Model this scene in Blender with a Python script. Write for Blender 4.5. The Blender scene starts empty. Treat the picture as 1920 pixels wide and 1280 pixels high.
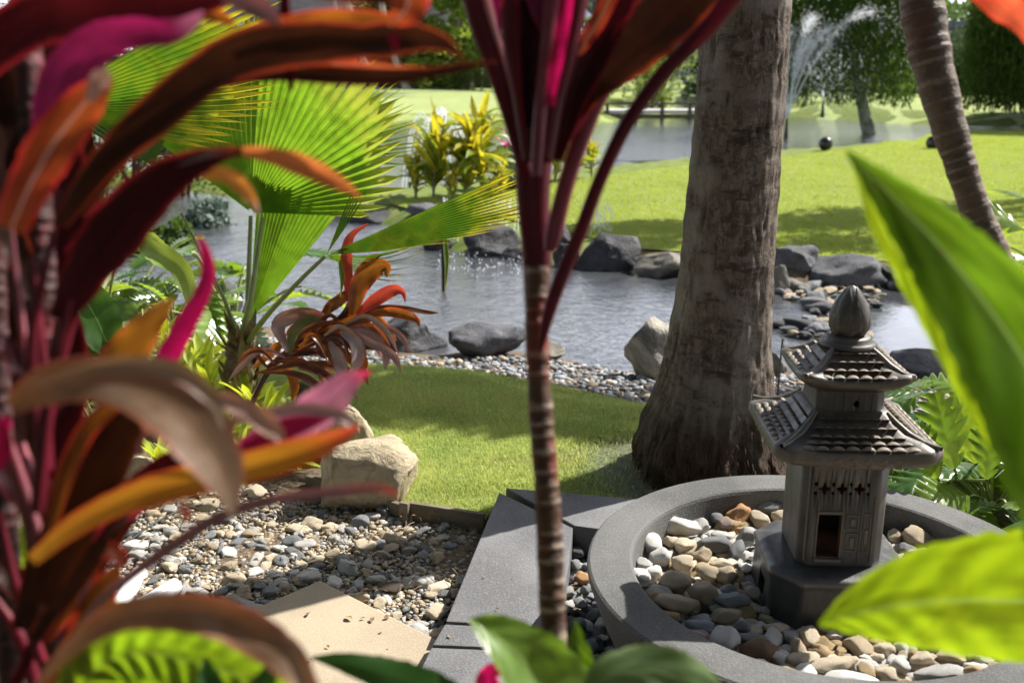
import bpy, bmesh, math, random
import numpy as np
from mathutils import Vector, Matrix, noise
random.seed(7); rng = np.random.default_rng(7)
C = bpy.context.scene.collection
PI = math.pi; R = math.radians

# ------------------------------------------------------------------ camera, sky, sun, exposure
F = 1867.0; PITCH = R(15.3); CAM = np.array([0.0, 0.0, 1.55])
cam_d = bpy.data.cameras.new('camera'); cam = bpy.data.objects.new('camera', cam_d); C.objects.link(cam)
cam.location = CAM; cam.rotation_euler = (PI/2-PITCH, 0, 0)
cam_d.sensor_width = 36; cam_d.lens = F/1920*36; cam_d.clip_start = .05; cam_d.clip_end = 2000
cam_d.dof.use_dof = True; cam_d.dof.focus_distance = 2.95; cam_d.dof.aperture_fstop = 3.4
sc = bpy.context.scene; sc.camera = cam
sc.render.engine = 'CYCLES'
sc.cycles.use_denoising = True
sc.cycles.max_bounces = 8; sc.cycles.transparent_max_bounces = 8; sc.cycles.caustics_reflective = False; sc.cycles.caustics_refractive = False
sc.view_settings.view_transform = 'Standard'; sc.view_settings.look = 'None'
sc.view_settings.exposure = 0.98; sc.view_settings.gamma = 1; sc.view_settings.use_curve_mapping = False
SUN_AZ = R(59); SUN_EL = R(47)
world = bpy.data.worlds.new('World'); sc.world = world; world.use_nodes = True
wn = world.node_tree.nodes; wl = world.node_tree.links
sky = wn.new('ShaderNodeTexSky'); sky.sky_type = 'NISHITA'; sky.sun_disc = False
sky.sun_elevation = SUN_EL; sky.sun_rotation = SUN_AZ; sky.dust_density = 3.0; sky.air_density = 1.0
def wnode(t, **k):
    o = wn.new('ShaderNode'+t)
    for a, b in k.items(): setattr(o, a, b)
    return o
# broken bright cumulus over the whole sky
tc = wnode('TexCoord'); sx = wnode('SeparateXYZ'); wl.new(tc.outputs['Generated'], sx.inputs[0])
dz = wnode('Math', operation='ADD'); wl.new(sx.outputs[2], dz.inputs[0]); dz.inputs[1].default_value = .22
vd = wnode('VectorMath', operation='SCALE'); iv = wnode('Math', operation='DIVIDE'); iv.inputs[0].default_value = 1; wl.new(dz.outputs[0], iv.inputs[1])
wl.new(tc.outputs['Generated'], vd.inputs[0]); wl.new(iv.outputs[0], vd.inputs['Scale'])
cnz = wnode('TexNoise'); cnz.inputs['Scale'].default_value = 1.9; cnz.inputs['Detail'].default_value = 7; cnz.inputs['Roughness'].default_value = .6; wl.new(vd.outputs[0], cnz.inputs['Vector'])
mr = wnode('MapRange', interpolation_type='SMOOTHSTEP'); mr.inputs[1].default_value = .57; mr.inputs[2].default_value = .74; wl.new(cnz.outputs[0], mr.inputs[0])
cm_ = wnode('Mix', data_type='RGBA'); wl.new(mr.outputs[0], cm_.inputs[0]); wl.new(sky.outputs[0], cm_.inputs[6]); cm_.inputs[7].default_value = (13, 13.5, 15, 1)
hzr = wnode('MapRange', interpolation_type='SMOOTHSTEP'); hzr.inputs[1].default_value = .05; hzr.inputs[2].default_value = .55; hzr.inputs[3].default_value = .85; hzr.inputs[4].default_value = 0.0; wl.new(sx.outputs[2], hzr.inputs[0])
hm_ = wnode('Mix', data_type='RGBA'); wl.new(hzr.outputs[0], hm_.inputs[0]); wl.new(cm_.outputs[2], hm_.inputs[6]); hm_.inputs[7].default_value = (30, 31, 35, 1)
wl.new(hm_.outputs[2], wn['Background'].inputs[0]); wn['Background'].inputs[1].default_value = 0.05
sd = Vector((math.sin(SUN_AZ)*math.cos(SUN_EL), math.cos(SUN_AZ)*math.cos(SUN_EL), math.sin(SUN_EL)))
sun_d = bpy.data.lights.new('sun', 'SUN'); sun_d.energy = 5.0; sun_d.angle = R(.5); sun_d.color = (1, .955, .88)
sun = bpy.data.objects.new('sun', sun_d); C.objects.link(sun); sun.rotation_euler = sd.to_track_quat('Z', 'Y').to_euler()

# ------------------------------------------------------------------ pixel -> place helpers
EX = np.array([1., 0, 0]); EU = np.array([0, math.sin(PITCH), math.cos(PITCH)]); EF = np.array([0, math.cos(PITCH), -math.sin(PITCH)])
def ray(px, py): return EX*((px-960)/F) + EU*((640-py)/F) + EF
def W(px, py, t): return CAM + ray(px, py)*t                      # a place at distance t
def G(px, py, z=0.0):                                              # a place on the level z
    d = ray(px, py); return CAM + d*((z-CAM[2])/d[2])
def depth_of(p): return float(np.dot(np.asarray(p)-CAM, EF))

# ------------------------------------------------------------------ object helpers
def thing(name, label, cat, loc=(0, 0, 0), rz=0.0, group=None):
    o = bpy.data.objects.new(name, None); C.objects.link(o); o.location = loc; o.rotation_euler = (0, 0, rz)
    o.empty_display_size = .05; o['label'] = label; o['category'] = cat
    if group: o['group'] = group
    return o
def tag(o, label, cat=None, group=None, kind=None):
    if label: o['label'] = label
    if cat: o['category'] = cat
    if group: o['group'] = group
    if kind: o['kind'] = kind
    return o
def mk(name, me, mat=None, parent=None, loc=None):
    if mat and not me.materials: me.materials.append(mat)
    o = bpy.data.objects.new(name, me); C.objects.link(o)
    if parent:
        o.parent = parent
        l = parent.location if parent.parent is None else (0, 0, 0)
    if loc is not None: o.location = loc
    return o
def world_part(name, me, mat, parent):                             # mesh given in world coordinates, parented to a thing (and its part)
    o = mk(name, me, mat); o.parent = parent
    m = Matrix.Identity(4); p = parent
    ch = []
    while p is not None: ch.append(p); p = p.parent
    for q in reversed(ch): m = m @ q.matrix_parent_inverse @ q.matrix_basis
    o.matrix_parent_inverse = m.inverted()
    return o
def mesh(name, v, f, uv=None, smooth=True, mat=None):
    me = bpy.data.meshes.new(name)
    v = np.asarray(v, dtype=np.float32)
    if isinstance(f, np.ndarray):
        n, k = f.shape
        me.vertices.add(len(v)); me.vertices.foreach_set('co', v.ravel())
        me.loops.add(n*k); me.loops.foreach_set('vertex_index', f.astype(np.int32).ravel())
        me.polygons.add(n); me.polygons.foreach_set('loop_start', np.arange(0, n*k, k, dtype=np.int32))
        me.polygons.foreach_set('loop_total', np.full(n, k, dtype=np.int32))
        me.update(calc_edges=True)
    else:
        me.from_pydata(v.tolist(), [], f)
    if uv is not None:
        l = me.uv_layers.new(name='UVMap'); uv = np.asarray(uv, dtype=np.float32)
        li = np.empty(len(me.loops), dtype=np.int32); me.loops.foreach_get('vertex_index', li)
        l.data.foreach_set('uv', uv[li].ravel())
    if smooth: me.polygons.foreach_set('use_smooth', np.ones(len(me.polygons), dtype=bool))
    if mat: me.materials.append(mat)
    me.update()
    return me
def bm_mesh(bm, name, mat=None, smooth=False):
    me = bpy.data.meshes.new(name); bm.to_mesh(me); bm.free()
    if smooth: me.polygons.foreach_set('use_smooth', np.ones(len(me.polygons), dtype=bool))
    if mat: me.materials.append(mat)
    return me
def copy_tree(o, parent=None):
    c = o.copy(); C.objects.link(c); c.parent = parent
    for ch in list(o.children): copy_tree(ch, c)
    return c
class Acc:                                                         # collects many small pieces into one mesh
    def __init__(s): s.v = []; s.f = []; s.uv = []; s.n = 0
    def add(s, v, f, uv=None):
        v = np.asarray(v, float); f = np.asarray(f, int)
        s.v.append(v); s.f.append(f+s.n); s.n += len(v)
        s.uv.append(np.zeros((len(v), 2)) if uv is None else np.asarray(uv, float))
    def mesh(s, name, mat=None, smooth=True):
        ks = {}
        return mesh(name, np.concatenate(s.v), np.concatenate(s.f), np.concatenate(s.uv), smooth, mat)
def catmull(P, n):
    P = np.asarray(P, float); m = len(P)
    if m == 2:
        u = np.linspace(0, 1, n)[:, None]; return P[0]*(1-u)+P[1]*u
    Q = np.vstack([2*P[0]-P[1], P, 2*P[-1]-P[-2]])
    out = []
    for u in np.linspace(0, m-1, n):
        i = min(int(u), m-2); f = u-i; a, b, c, d = Q[i:i+4]
        out.append(.5*(2*b+(c-a)*f+(2*a-5*b+4*c-d)*f*f+(3*b-a-3*c+d)*f**3))
    return np.array(out)
def norm(a): return a/np.maximum(np.linalg.norm(a, axis=-1, keepdims=True), 1e-9)
def grid_faces(nr, nc, wrap=False):
    i = np.arange(nr-1)[:, None]; j = np.arange(nc if wrap else nc-1)[None, :]
    a = i*nc+j; b = i*nc+(j+1) % nc
    return np.stack([a, b, b+nc, a+nc], -1).reshape(-1, 4)
def strip(P, hw, roll, ref, fold=.25, nu=9, wave=0, wfreq=6, seed=0, pleat=0, pfreq=12):
    """A leaf blade: a centre line P, half widths, a roll about the line, ref = direction the face looks along."""
    n = len(P); T = norm(np.gradient(P, axis=0)); ref = np.broadcast_to(ref, P.shape)
    S0 = norm(np.cross(T, ref)); N0 = np.cross(S0, T)
    hw = hw*(1+.03*np.random.default_rng(seed+5).normal(size=n)*(np.asarray(hw).max() > .008))
    c = np.cos(roll)[:, None]; s = np.sin(roll)[:, None]
    S = S0*c+N0*s; N = N0*c-S0*s
    u = np.linspace(-1, 1, nu); v = np.linspace(0, 1, n)
    V = np.zeros((n, nu, 3)); rs = np.random.default_rng(seed); ph = rs.uniform(0, 6, 4)
    for j, uu in enumerate(u):
        h = hw[:, None]*uu
        off = fold*hw*abs(uu)**1.25
        if wave: off = off + wave*hw*abs(uu)**2*np.sin(v*wfreq*6.28+ph[0 if uu < 0 else 1])
        if pleat: off = off + pleat*hw*np.sin(v*pfreq*6.28-abs(uu)*5)*(1-abs(uu)**4)*min(1, abs(uu)*3)
        V[:, j] = P+S*h+N*off[:, None]
    uv = np.stack(np.meshgrid(u*.5+.5, v), -1).reshape(-1, 2)
    return V.reshape(-1, 3), grid_faces(n, nu), uv
def tube(P, r, k=10, close=True):
    P = np.asarray(P, float); n = len(P); r = np.broadcast_to(np.asarray(r, float), (n,))
    T = norm(np.gradient(P, axis=0)); ref = np.array([.12, .97, .2]) if abs(T[0][1]) < .8 else np.array([1., 0, .1])
    A = norm(np.cross(T, ref)); B = np.cross(T, A)
    th = np.arange(k)/k*2*PI
    V = P[:, None]+r[:, None, None]*(A[:, None]*np.cos(th)[None, :, None]+B[:, None]*np.sin(th)[None, :, None])
    uv = np.stack(np.meshgrid(th/6.2832, np.linspace(0, 1, n)), -1).reshape(-1, 2)
    return V.reshape(-1, 3), grid_faces(n, k, True), uv
def smoothstep(a, b, x): t = np.clip((x-a)/(b-a), 0, 1); return t*t*(3-2*t)
def poly_sd(x, y, poly):                                           # signed distance, negative inside
    poly = np.asarray(poly)[:, :2]; d = np.full(x.shape, 1e9); ins = np.zeros(x.shape, bool)
    n = len(poly)
    for i in range(n):
        a = poly[i]; b = poly[(i+1) % n]; e = b-a; L = max(e@e, 1e-12)
        t = np.clip(((x-a[0])*e[0]+(y-a[1])*e[1])/L, 0, 1)
        d = np.minimum(d, np.hypot(x-a[0]-t*e[0], y-a[1]-t*e[1]))
        c = (a[1] > y) != (b[1] > y)
        with np.errstate(divide='ignore', invalid='ignore'):
            xi = a[0]+(y-a[1])/(b[1]-a[1] if abs(b[1]-a[1]) > 1e-12 else 1e-12)*e[0]
        ins ^= c & (x < xi)
    return np.where(ins, -d, d)

# ------------------------------------------------------------------ materials
class NT:
    def __init__(s, name):
        s.m = bpy.data.materials.new(name); s.m.use_nodes = True; s.t = s.m.node_tree; s.t.nodes.clear()
        s.out = s.t.nodes.new('ShaderNodeOutputMaterial')
    def n(s, typ, ins=None, **kw):
        o = s.t.nodes.new('ShaderNode'+typ)
        for k, v in kw.items(): setattr(o, k, v)
        for k, v in (ins or {}).items(): s.set(o, k, v)
        return o
    def set(s, o, k, v):
        i = o.inputs[k]
        if isinstance(v, bpy.types.NodeSocket): s.t.links.new(v, i)
        elif isinstance(v, bpy.types.Node): s.t.links.new(v.outputs[0], i)
        elif isinstance(v, (tuple, list)) and i.type == 'RGBA' and len(v) == 3: i.default_value = (*v, 1)
        else: i.default_value = v
    def math(s, op, a, b=0.0, c=0.0, clamp=False): return s.n('Math', {0: a, 1: b, 2: c}, operation=op, use_clamp=clamp).outputs[0]
    def mix(s, f, a, b, bt='MIX'):
        o = s.n('Mix', data_type='RGBA', blend_type=bt); s.set(o, 0, f); s.set(o, 6, a); s.set(o, 7, b); return o.outputs[2]
    def ramp(s, f, a, b): return s.n('MapRange', {0: f, 1: a, 2: b, 3: 0.0, 4: 1.0}, interpolation_type='SMOOTHSTEP').outputs[0]
    def noise(s, vec, scale, detail=4, rough=.55, dist=0): return s.n('TexNoise', {'Vector': vec, 'Scale': scale, 'Detail': detail, 'Roughness': rough, 'Distortion': dist})
    def bump(s, h, strength=.5, dist=.01): return s.n('Bump', {'Height': h, 'Strength': strength, 'Distance': dist}).outputs[0]
    def pos(s): return s.n('TexCoord').outputs['Object']
    def geo(s): return s.n('NewGeometry').outputs['Position']
    def rnd(s): return s.n('ObjectInfo').outputs['Random']
    def bsdf(s, **k):
        names = {'color': 'Base Color', 'rough': 'Roughness', 'normal': 'Normal', 'spec': 'Specular IOR Level', 'coat': 'Coat Weight', 'coatr': 'Coat Roughness', 'ior': 'IOR', 'metal': 'Metallic', 'trans': 'Transmission Weight', 'sheen': 'Sheen Weight'}
        return s.n('BsdfPrincipled', {names[a]: b for a, b in k.items()}).outputs[0]
    def done(s, sh): s.t.links.new(sh, s.out.inputs[0]); return s.m

def leaf_mat(name, col, col2, edge, trans, tfac=.45, rough=.38, trans2=None, mottle=.5, rib=None, ribw=.05, streak=38, etrans=None, tip=None, spec=.5, vbump=.25, lateral=0, spots=0):
    N = NT(name); uv = N.n('TexCoord').outputs['UV']; s = N.n('SeparateXYZ', {0: uv})
    a = N.math('MULTIPLY', N.math('ABSOLUTE', N.math('SUBTRACT', s.outputs[0], .5)), 2)
    sv = N.n('CombineXYZ', {0: N.math('MULTIPLY', s.outputs[0], streak), 1: N.math('MULTIPLY', s.outputs[1], 2.2), 2: N.math('MULTIPLY', N.rnd(), 40)})
    st = N.noise(sv, 1.0, 3).outputs[0]
    geo = N.geo(); mo = N.noise(geo, 14, 4).outputs[0]
    mf = N.math('ADD', N.math('MULTIPLY', N.ramp(mo, .38, .62), mottle), N.math('MULTIPLY', N.math('SUBTRACT', st, .5), .8), clamp=True)
    base = N.mix(mf, col, col2)
    em = N.ramp(N.math('ADD', a, N.math('MULTIPLY', N.math('SUBTRACT', mo, .5), .35)), .72, .98)
    base = N.mix(em, base, edge)
    tr = N.mix(mf, trans, trans2 or trans); tr = N.mix(N.math('MULTIPLY', N.ramp(N.noise(geo, 9, 5, .65, .6).outputs[0], .46, .62), .5), tr, N.mix(1.0, tr, (.45, .4, .4), 'MULTIPLY')); tr = N.mix(N.math('MULTIPLY', N.ramp(st, .40, .64), .6), tr, N.mix(1.0, tr, (.25, .2, .2), 'MULTIPLY')); tr = N.mix(em, tr, etrans or trans)
    if tip:
        tm = N.ramp(N.math('ADD', s.outputs[1], N.math('MULTIPLY', N.math('SUBTRACT', mo, .5), .3)), .68, .95)
        base = N.mix(tm, base, tip[0]); tr = N.mix(tm, tr, tip[1])
    h = N.math('MULTIPLY', st, 1.0)
    if lateral:
        w = N.math('SINE', N.math('SUBTRACT', N.math('MULTIPLY', s.outputs[1], lateral*6.283), N.math('MULTIPLY', a, 9.0)))
        w = N.math('ADD', N.math('MULTIPLY', w, .5), .5)
        h = N.math('ADD', w, N.math('MULTIPLY', st, .3))
        tr = N.mix(N.math('MULTIPLY', w, .45), tr, N.mix(1.0, tr, (.35, .45, .25), 'MULTIPLY'))
    if rib:
        rm = N.math('SUBTRACT', 1.0, N.ramp(a, ribw*.4, ribw)); base = N.mix(rm, base, rib); tr = N.mix(N.math('MULTIPLY', rm, .6), tr, rib)
    if spots:
        sp = N.ramp(N.noise(geo, 75, 3).outputs[0], .66, .72); base = N.mix(N.math('MULTIPLY', sp, spots), base, (.06, .035, .012)); tr = N.mix(N.math('MULTIPLY', sp, spots), tr, (.12, .07, .01))
    big_ = N.ramp(N.noise(geo, 5, 3).outputs[0], .3, .7); val = N.math('ADD', N.math('ADD', .66, N.math('MULTIPLY', N.ramp(st, .34, .66), .62)), N.math('MULTIPLY', N.math('SUBTRACT', big_, .5), .55)); base = N.mix(1.0, base, N.n('CombineColor', {0: val, 1: val, 2: val}).outputs[0], 'MULTIPLY')
    nb = N.bump(h, vbump, .002)
    p = N.bsdf(color=base, rough=rough, normal=nb, spec=spec)
    t = N.n('BsdfTranslucent', {0: tr, 1: nb}).outputs[0]
    return N.done(N.n('MixShader', {0: tfac, 1: p, 2: t}).outputs[0])
def simple(name, col, rough=.7, col2=None, scale=8, bscale=60, bump=.3, spec=.4, bdist=.004, rndv=0, specks=None, coat=0, speckscale=300, coat_r=.1):
    N = NT(name); p = N.pos()
    if rndv: p = N.n('VectorMath', {0: p, 1: N.n('CombineXYZ', {0: N.math('MULTIPLY', N.rnd(), 31), 1: N.math('MULTIPLY', N.rnd(), 17), 2: 0.0}).outputs[0]}, operation='ADD').outputs[0]
    a = N.noise(p, scale, 6, .6).outputs[0]; c = N.mix(N.ramp(a, .35, .65), col, col2 or col)
    if specks:
        sp = N.noise(p, speckscale, 2, .5).outputs[0]
        for col_s, lo, hi, am in specks: c = N.mix(N.math('MULTIPLY', N.ramp(sp, lo, hi), am), c, col_s)
    if rndv:
        v = N.math('ADD', 1-rndv, N.math('MULTIPLY', N.rnd(), 2*rndv)); c = N.mix(1.0, c, N.n('CombineColor', {0: v, 1: v, 2: v}).outputs[0], 'MULTIPLY')
    b = N.noise(p, bscale, 6, .65).outputs[0]
    return N.done(N.bsdf(color=c, rough=rough, normal=N.bump(b, bump, bdist), spec=spec, coat=coat, coatr=coat_r))
# ------------------------------------------------------------------ terrain
WZ = -.25
near_pond = np.array([G(x, y, WZ)[:2] for x, y in [(-300, 575), (250, 590), (430, 600), (540, 625), (700, 655), (850, 662), (1000, 662), (1180, 690), (1300, 700), (1450, 700), (1600, 690), (1750, 690), (1900, 715), (2300, 760),
    (2300, 560), (1900, 545), (1750, 540), (1650, 540), (1560, 540), (1450, 540), (1290, 528), (1200, 508), (1080, 495), (960, 482), (830, 466), (760, 440), (700, 412), (620, 392), (500, 378), (300, 350), (-300, 350)]])
far_pond = np.array([G(x, y, WZ)[:2] for x, y in [(-700, 345), (300, 336), (640, 370), (760, 372), (880, 362), (1040, 345), (1180, 331), (1290, 318), (1480, 304), (1640, 292), (1920, 290), (2600, 285),
    (2600, 236), (1920, 238), (1700, 233), (1500, 221), (1300, 213), (1190, 222), (1120, 233), (1040, 238), (700, 240), (300, 243), (-700, 243)]])
def hz(x, y):
    x = np.asarray(x, float); y = np.asarray(y, float)
    t = np.where(y < 8, 0.0, -.13+.22*smoothstep(9.5, 19, y))
    t = np.where(y > 26, .12+.55*smoothstep(34, 44, y)*np.exp(-((x+6)/11.0)**2)+.25*smoothstep(36, 42, y)*np.exp(-((x-14)/10.)**2), t)
    t = t+np.where(y > 60, (y-60)*.02, 0)
    sdn = poly_sd(x, y, near_pond); sdf = poly_sd(x, y, far_pond); sd = np.minimum(sdn, sdf)
    slope = np.where(y < 7.6, .17, np.where(y < 26, .5, .35))
    w = .03*np.sin(x*5.1+y*3.3)+.03*np.sin(x*2.3-y*4.7)
    bank = WZ+np.maximum(sd+w, 0)*slope
    return np.where(sd+w < 0, WZ-np.minimum(.3, -(sd+w)*.4), np.minimum(t, bank)) - .03*np.where((y < 3.6) & (x < .9), 1., 0.)*smoothstep(.0, .25, 3.6-y)
def GH(px, py, off=0.0):                                           # a place on the terrain
    z = 0.0
    for _ in range(30):
        p = G(px, py, z+off); z = .5*z+.5*float(hz(p[0], p[1]))
    return G(px, py, z+off)
def lines(*segs):
    o = []
    for a, b, s in segs: o += list(np.arange(a, b-1e-6, s))
    return np.array(sorted(set(np.round(o, 4))))
xs = lines((-400, -60, 20), (-60, -20, 2), (-20, -5, .5), (-5, 6, .09), (6, 20, .5), (20, 60, 2), (60, 401, 20))
ys = lines((-12, 1, .6), (1, 12, .09), (12, 24, .3), (24, 48, .6), (48, 90, 3), (90, 420, 20))
X, Y = np.meshgrid(xs, ys); Z = hz(X, Y)
Z = Z+.012*np.sin(X*9)*np.sin(Y*7.7)*((Y < 12) & (abs(X) < 6))
def soil_mat():
    N = NT('brown garden soil'); p = N.geo()
    a = N.noise(p, 2.2, 6).outputs[0]; b = N.noise(p, 45, 6, .7).outputs[0]
    c = N.mix(N.ramp(a, .35, .65), (.115, .08, .05), (.19, .145, .10)); c = N.mix(N.ramp(b, .4, .7), c, (.05, .035, .022))
    y = N.n('SeparateXYZ', {0: p}).outputs[1]
    c = N.mix(N.ramp(y, 9.0, 10.0), c, N.mix(N.ramp(N.noise(p, 6, 5).outputs[0], .3, .7), (.10, .16, .025), (.18, .2, .06)))
    return N.done(N.bsdf(color=c, rough=.95, normal=N.bump(b, .7, .012), spec=.2))
g = mesh('ground', np.stack([X, Y, Z], -1).reshape(-1, 3), grid_faces(len(ys), len(xs)), mat=soil_mat())
tag(mk('ground', g), 'bare brown earth under the beds, gravel and lawns', kind='structure')

def cut_sheet(poly, res, off, hf=hz):
    bm = bmesh.new(); vs = [bm.verts.new((p[0], p[1], 0)) for p in poly]
    es = [bm.edges.new((vs[i], vs[(i+1) % len(vs)])) for i in range(len(vs))]
    bmesh.ops.triangle_fill(bm, use_beauty=True, edges=es)
    P = np.asarray(poly)
    for ax in (0, 1):
        lo, hi = P[:, ax].min(), P[:, ax].max()
        for c in np.arange(lo+res, hi, res):
            n = (1, 0, 0) if ax == 0 else (0, 1, 0); co = (c, 0, 0) if ax == 0 else (0, c, 0)
            bmesh.ops.bisect_plane(bm, geom=bm.verts[:]+bm.edges[:]+bm.faces[:], plane_co=co, plane_no=n, dist=1e-5)
    xy = np.array([v.co[:] for v in bm.verts]); z = hf(xy[:, 0], xy[:, 1])+off
    for v, zz in zip(bm.verts, z): v.co.z = zz
    for f in bm.faces:
        if f.normal.z < 0: f.normal_flip()
    return bm
def grass_mat(name, a, b, c, dry, tf=.45):
    N = NT(name); p = N.geo()
    n1 = N.noise(p, 3.0, 5).outputs[0]; n2 = N.noise(p, 130, 2).outputs[0]; n3 = N.noise(p, .5, 3).outputs[0]
    col = N.mix(N.ramp(n1, .35, .65), a, b); col = N.mix(N.ramp(n2, .5, .62), col, c); col = N.mix(N.math('MULTIPLY', N.ramp(n2, .60, .70), .55), col, dry)
    col = N.mix(N.math('MULTIPLY', N.ramp(n3, .45, .7), .35), col, c)
    col = N.mix(N.math('MULTIPLY', N.ramp(N.noise(p, 2.1, 5, .6).outputs[0], .55, .68), .45), col, (.46, .40, .20))
    d = N.bsdf(color=col, rough=.55, spec=.35)
    t = N.n('BsdfTranslucent', {0: N.mix(1.0, col, (1.35, 1.4, .9), 'MULTIPLY')}).outputs[0]
    return N.done(N.n('MixShader', {0: tf, 1: d, 2: t}).outputs[0])
GR = grass_mat('short buffalo grass', (.29, .39, .12), (.42, .48, .17), (.66, .66, .34), (.95, .93, .75), .38)
def turf_base(name, cols, bs):
    N = NT(name); p = N.geo(); n1 = N.noise(p, 1.2, 5).outputs[0]; n2 = N.noise(p, bs, 5, .75).outputs[0]; n3 = N.noise(p, bs*2.7, 3, .7).outputs[0]
    n4 = N.noise(p, .35, 4).outputs[0]
    c = N.mix(N.ramp(n1, .35, .65), cols[0], cols[1]); c = N.mix(N.ramp(n2, .42, .62), c, cols[2]); c = N.mix(N.math('MULTIPLY', N.ramp(n3, .58, .75), .6), c, cols[3]); c = N.mix(N.math('MULTIPLY', N.ramp(n4, .45, .65), .4), c, cols[1]); c = N.mix(N.math('MULTIPLY', N.ramp(N.noise(p, .8, 6, .65).outputs[0], .54, .66), .35), c, (.30, .24, .09))
    h = N.math('ADD', n2, N.math('MULTIPLY', n3, .6))
    return N.done(N.bsdf(color=c, rough=.8, normal=N.bump(h, .9, .05), spec=.15, sheen=.3))
# near lawn
lawn_px = [(150, 700), (330, 694), (470, 690), (620, 688), (750, 690), (900, 703), (1080, 732), (1230, 768), (1400, 815), (1500, 850), (1500, 930), (1300, 960), (1190, 958), (1060, 946), (955, 932), (908, 974), (780, 957), (700, 900), (560, 850), (480, 800), (400, 770), (150, 750)]
lawn_poly = np.array([G(x, y, 0)[:2] for x, y in lawn_px])
hl = lambda x, y: np.maximum(hz(x, y), -.02)+.010*np.sin(x*3)*np.sin(y*2.3)+.02
bm = cut_sheet(lawn_poly, .12, 0, hl)
tag(mk('near_lawn', bm_mesh(bm, 'near_lawn', turf_base('thatch under the lawn', [(.16, .25, .08), (.24, .29, .12), (.09, .14, .05), (.46, .44, .28)], 60), True)), 'strip of short green lawn between the pavers and the pond gravel', kind='structure')
PALM = G(1330, 880, 0); PALM = np.array([.80, 3.68, 0])
def blades(name, poly, hf, n, h, w, mat, dens=None, seed=1, lean=.9, ydens=None):
    r = np.random.default_rng(seed); P = np.asarray(poly); lo = P.min(0); hi = P.max(0)
    x = r.uniform(lo[0], hi[0], n*3); y = r.uniform(lo[1], hi[1], n*3)
    if ydens: y = lo[1]+(hi[1]-lo[1])*r.uniform(0, 1, n*3)**ydens
    k = poly_sd(x, y, P) < 0
    if dens is not None: k &= r.uniform(0, 1, n*3) < dens(x, y)
    x = x[k][:n]; y = y[k][:n]; m = len(x); z = hf(x, y)
    a = r.uniform(0, 2*PI, m); a2 = r.uniform(0, 2*PI, m); hh = h*r.uniform(.4, 1.25, m); ww = w*r.uniform(.6, 1.3, m); ln = lean*r.uniform(.1, 1.2, m)*hh
    b0 = np.stack([x-np.cos(a)*ww/2, y-np.sin(a)*ww/2, z-.002+0*x], -1); b1 = np.stack([x+np.cos(a)*ww/2, y+np.sin(a)*ww/2, z-.002+0*x], -1)
    t = np.stack([x+np.cos(a2)*ln, y+np.sin(a2)*ln, z+hh], -1)
    v = np.stack([b0, b1, t], 1).reshape(-1, 3); f = np.arange(m*3).reshape(-1, 3)
    return mesh(name, v, f, smooth=False, mat=mat)
dn = lambda x, y: np.clip((np.hypot(x-PALM[0]+.15, y-PALM[1])-.30)/.45, .02, 1)*np.clip(.55+.6*np.sin(x*7+np.sin(y*9)*2)*np.sin(y*6+1)+.35, .35, 1)
tag(mk('grass', blades('grass', lawn_poly, hl, 330000, .026, .0042, GR, dn)), 'dense short grass covering the near lawn strip', 'grass', kind='stuff')
# far peninsula lawn
pen_px = [(725, 383), (760, 392), (900, 402), (1040, 432), (1200, 470), (1290, 476), (1450, 482), (1600, 492), (1700, 494), (1800, 530), (1920, 570), (2200, 640), (2500, 560), (2500, 275), (1920, 268), (1750, 268), (1640, 275), (1480, 296), (1290, 312), (1170, 326), (1040, 345), (900, 368), (780, 374)]
pen_poly = np.array([GH(x, y)[:2] for x, y in pen_px])
hp = lambda x, y: np.maximum(hz(x, y), WZ+.03)+.02
bm = cut_sheet(pen_poly, .5, 0, hp)
LG = [(.27, .34, .03), (.36, .42, .045), (.20, .27, .025), (.46, .48, .11)]
tag(mk('peninsula_lawn', bm_mesh(bm, 'peninsula_lawn', turf_base('mown bright lawn', LG, 26), True)), 'bright mown lawn tongue between the two ponds', kind='structure')
GR2 = grass_mat('mown lawn blades', (.25, .33, .03), (.33, .40, .045), (.42, .46, .07), (.55, .53, .16), .45)
tag(mk('grass', blades('grass_far', pen_poly, hp, 260000, .028, .010, GR2, seed=4, ydens=1.7)), 'mown grass blades of the lawn tongue across the pond', 'grass', kind='stuff')
# far banks
fx = np.arange(-90, 91, 1.5); fy = np.arange(31.5, 92, .75); FX, FY = np.meshgrid(fx, fy); FZ = hz(FX, FY)+.012
FZ = np.where(FZ < WZ+.02, WZ-.3, FZ)
tag(mk('far_lawn', mesh('far_lawn', np.stack([FX, FY, FZ], -1).reshape(-1, 3), grid_faces(len(fy), len(fx)), mat=turf_base('distant lawn', [(.24, .32, .04), (.30, .36, .06), (.19, .26, .035), (.36, .38, .10)], 4))), 'sunlit lawn on the far bank of the big pond', kind='structure')

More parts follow.
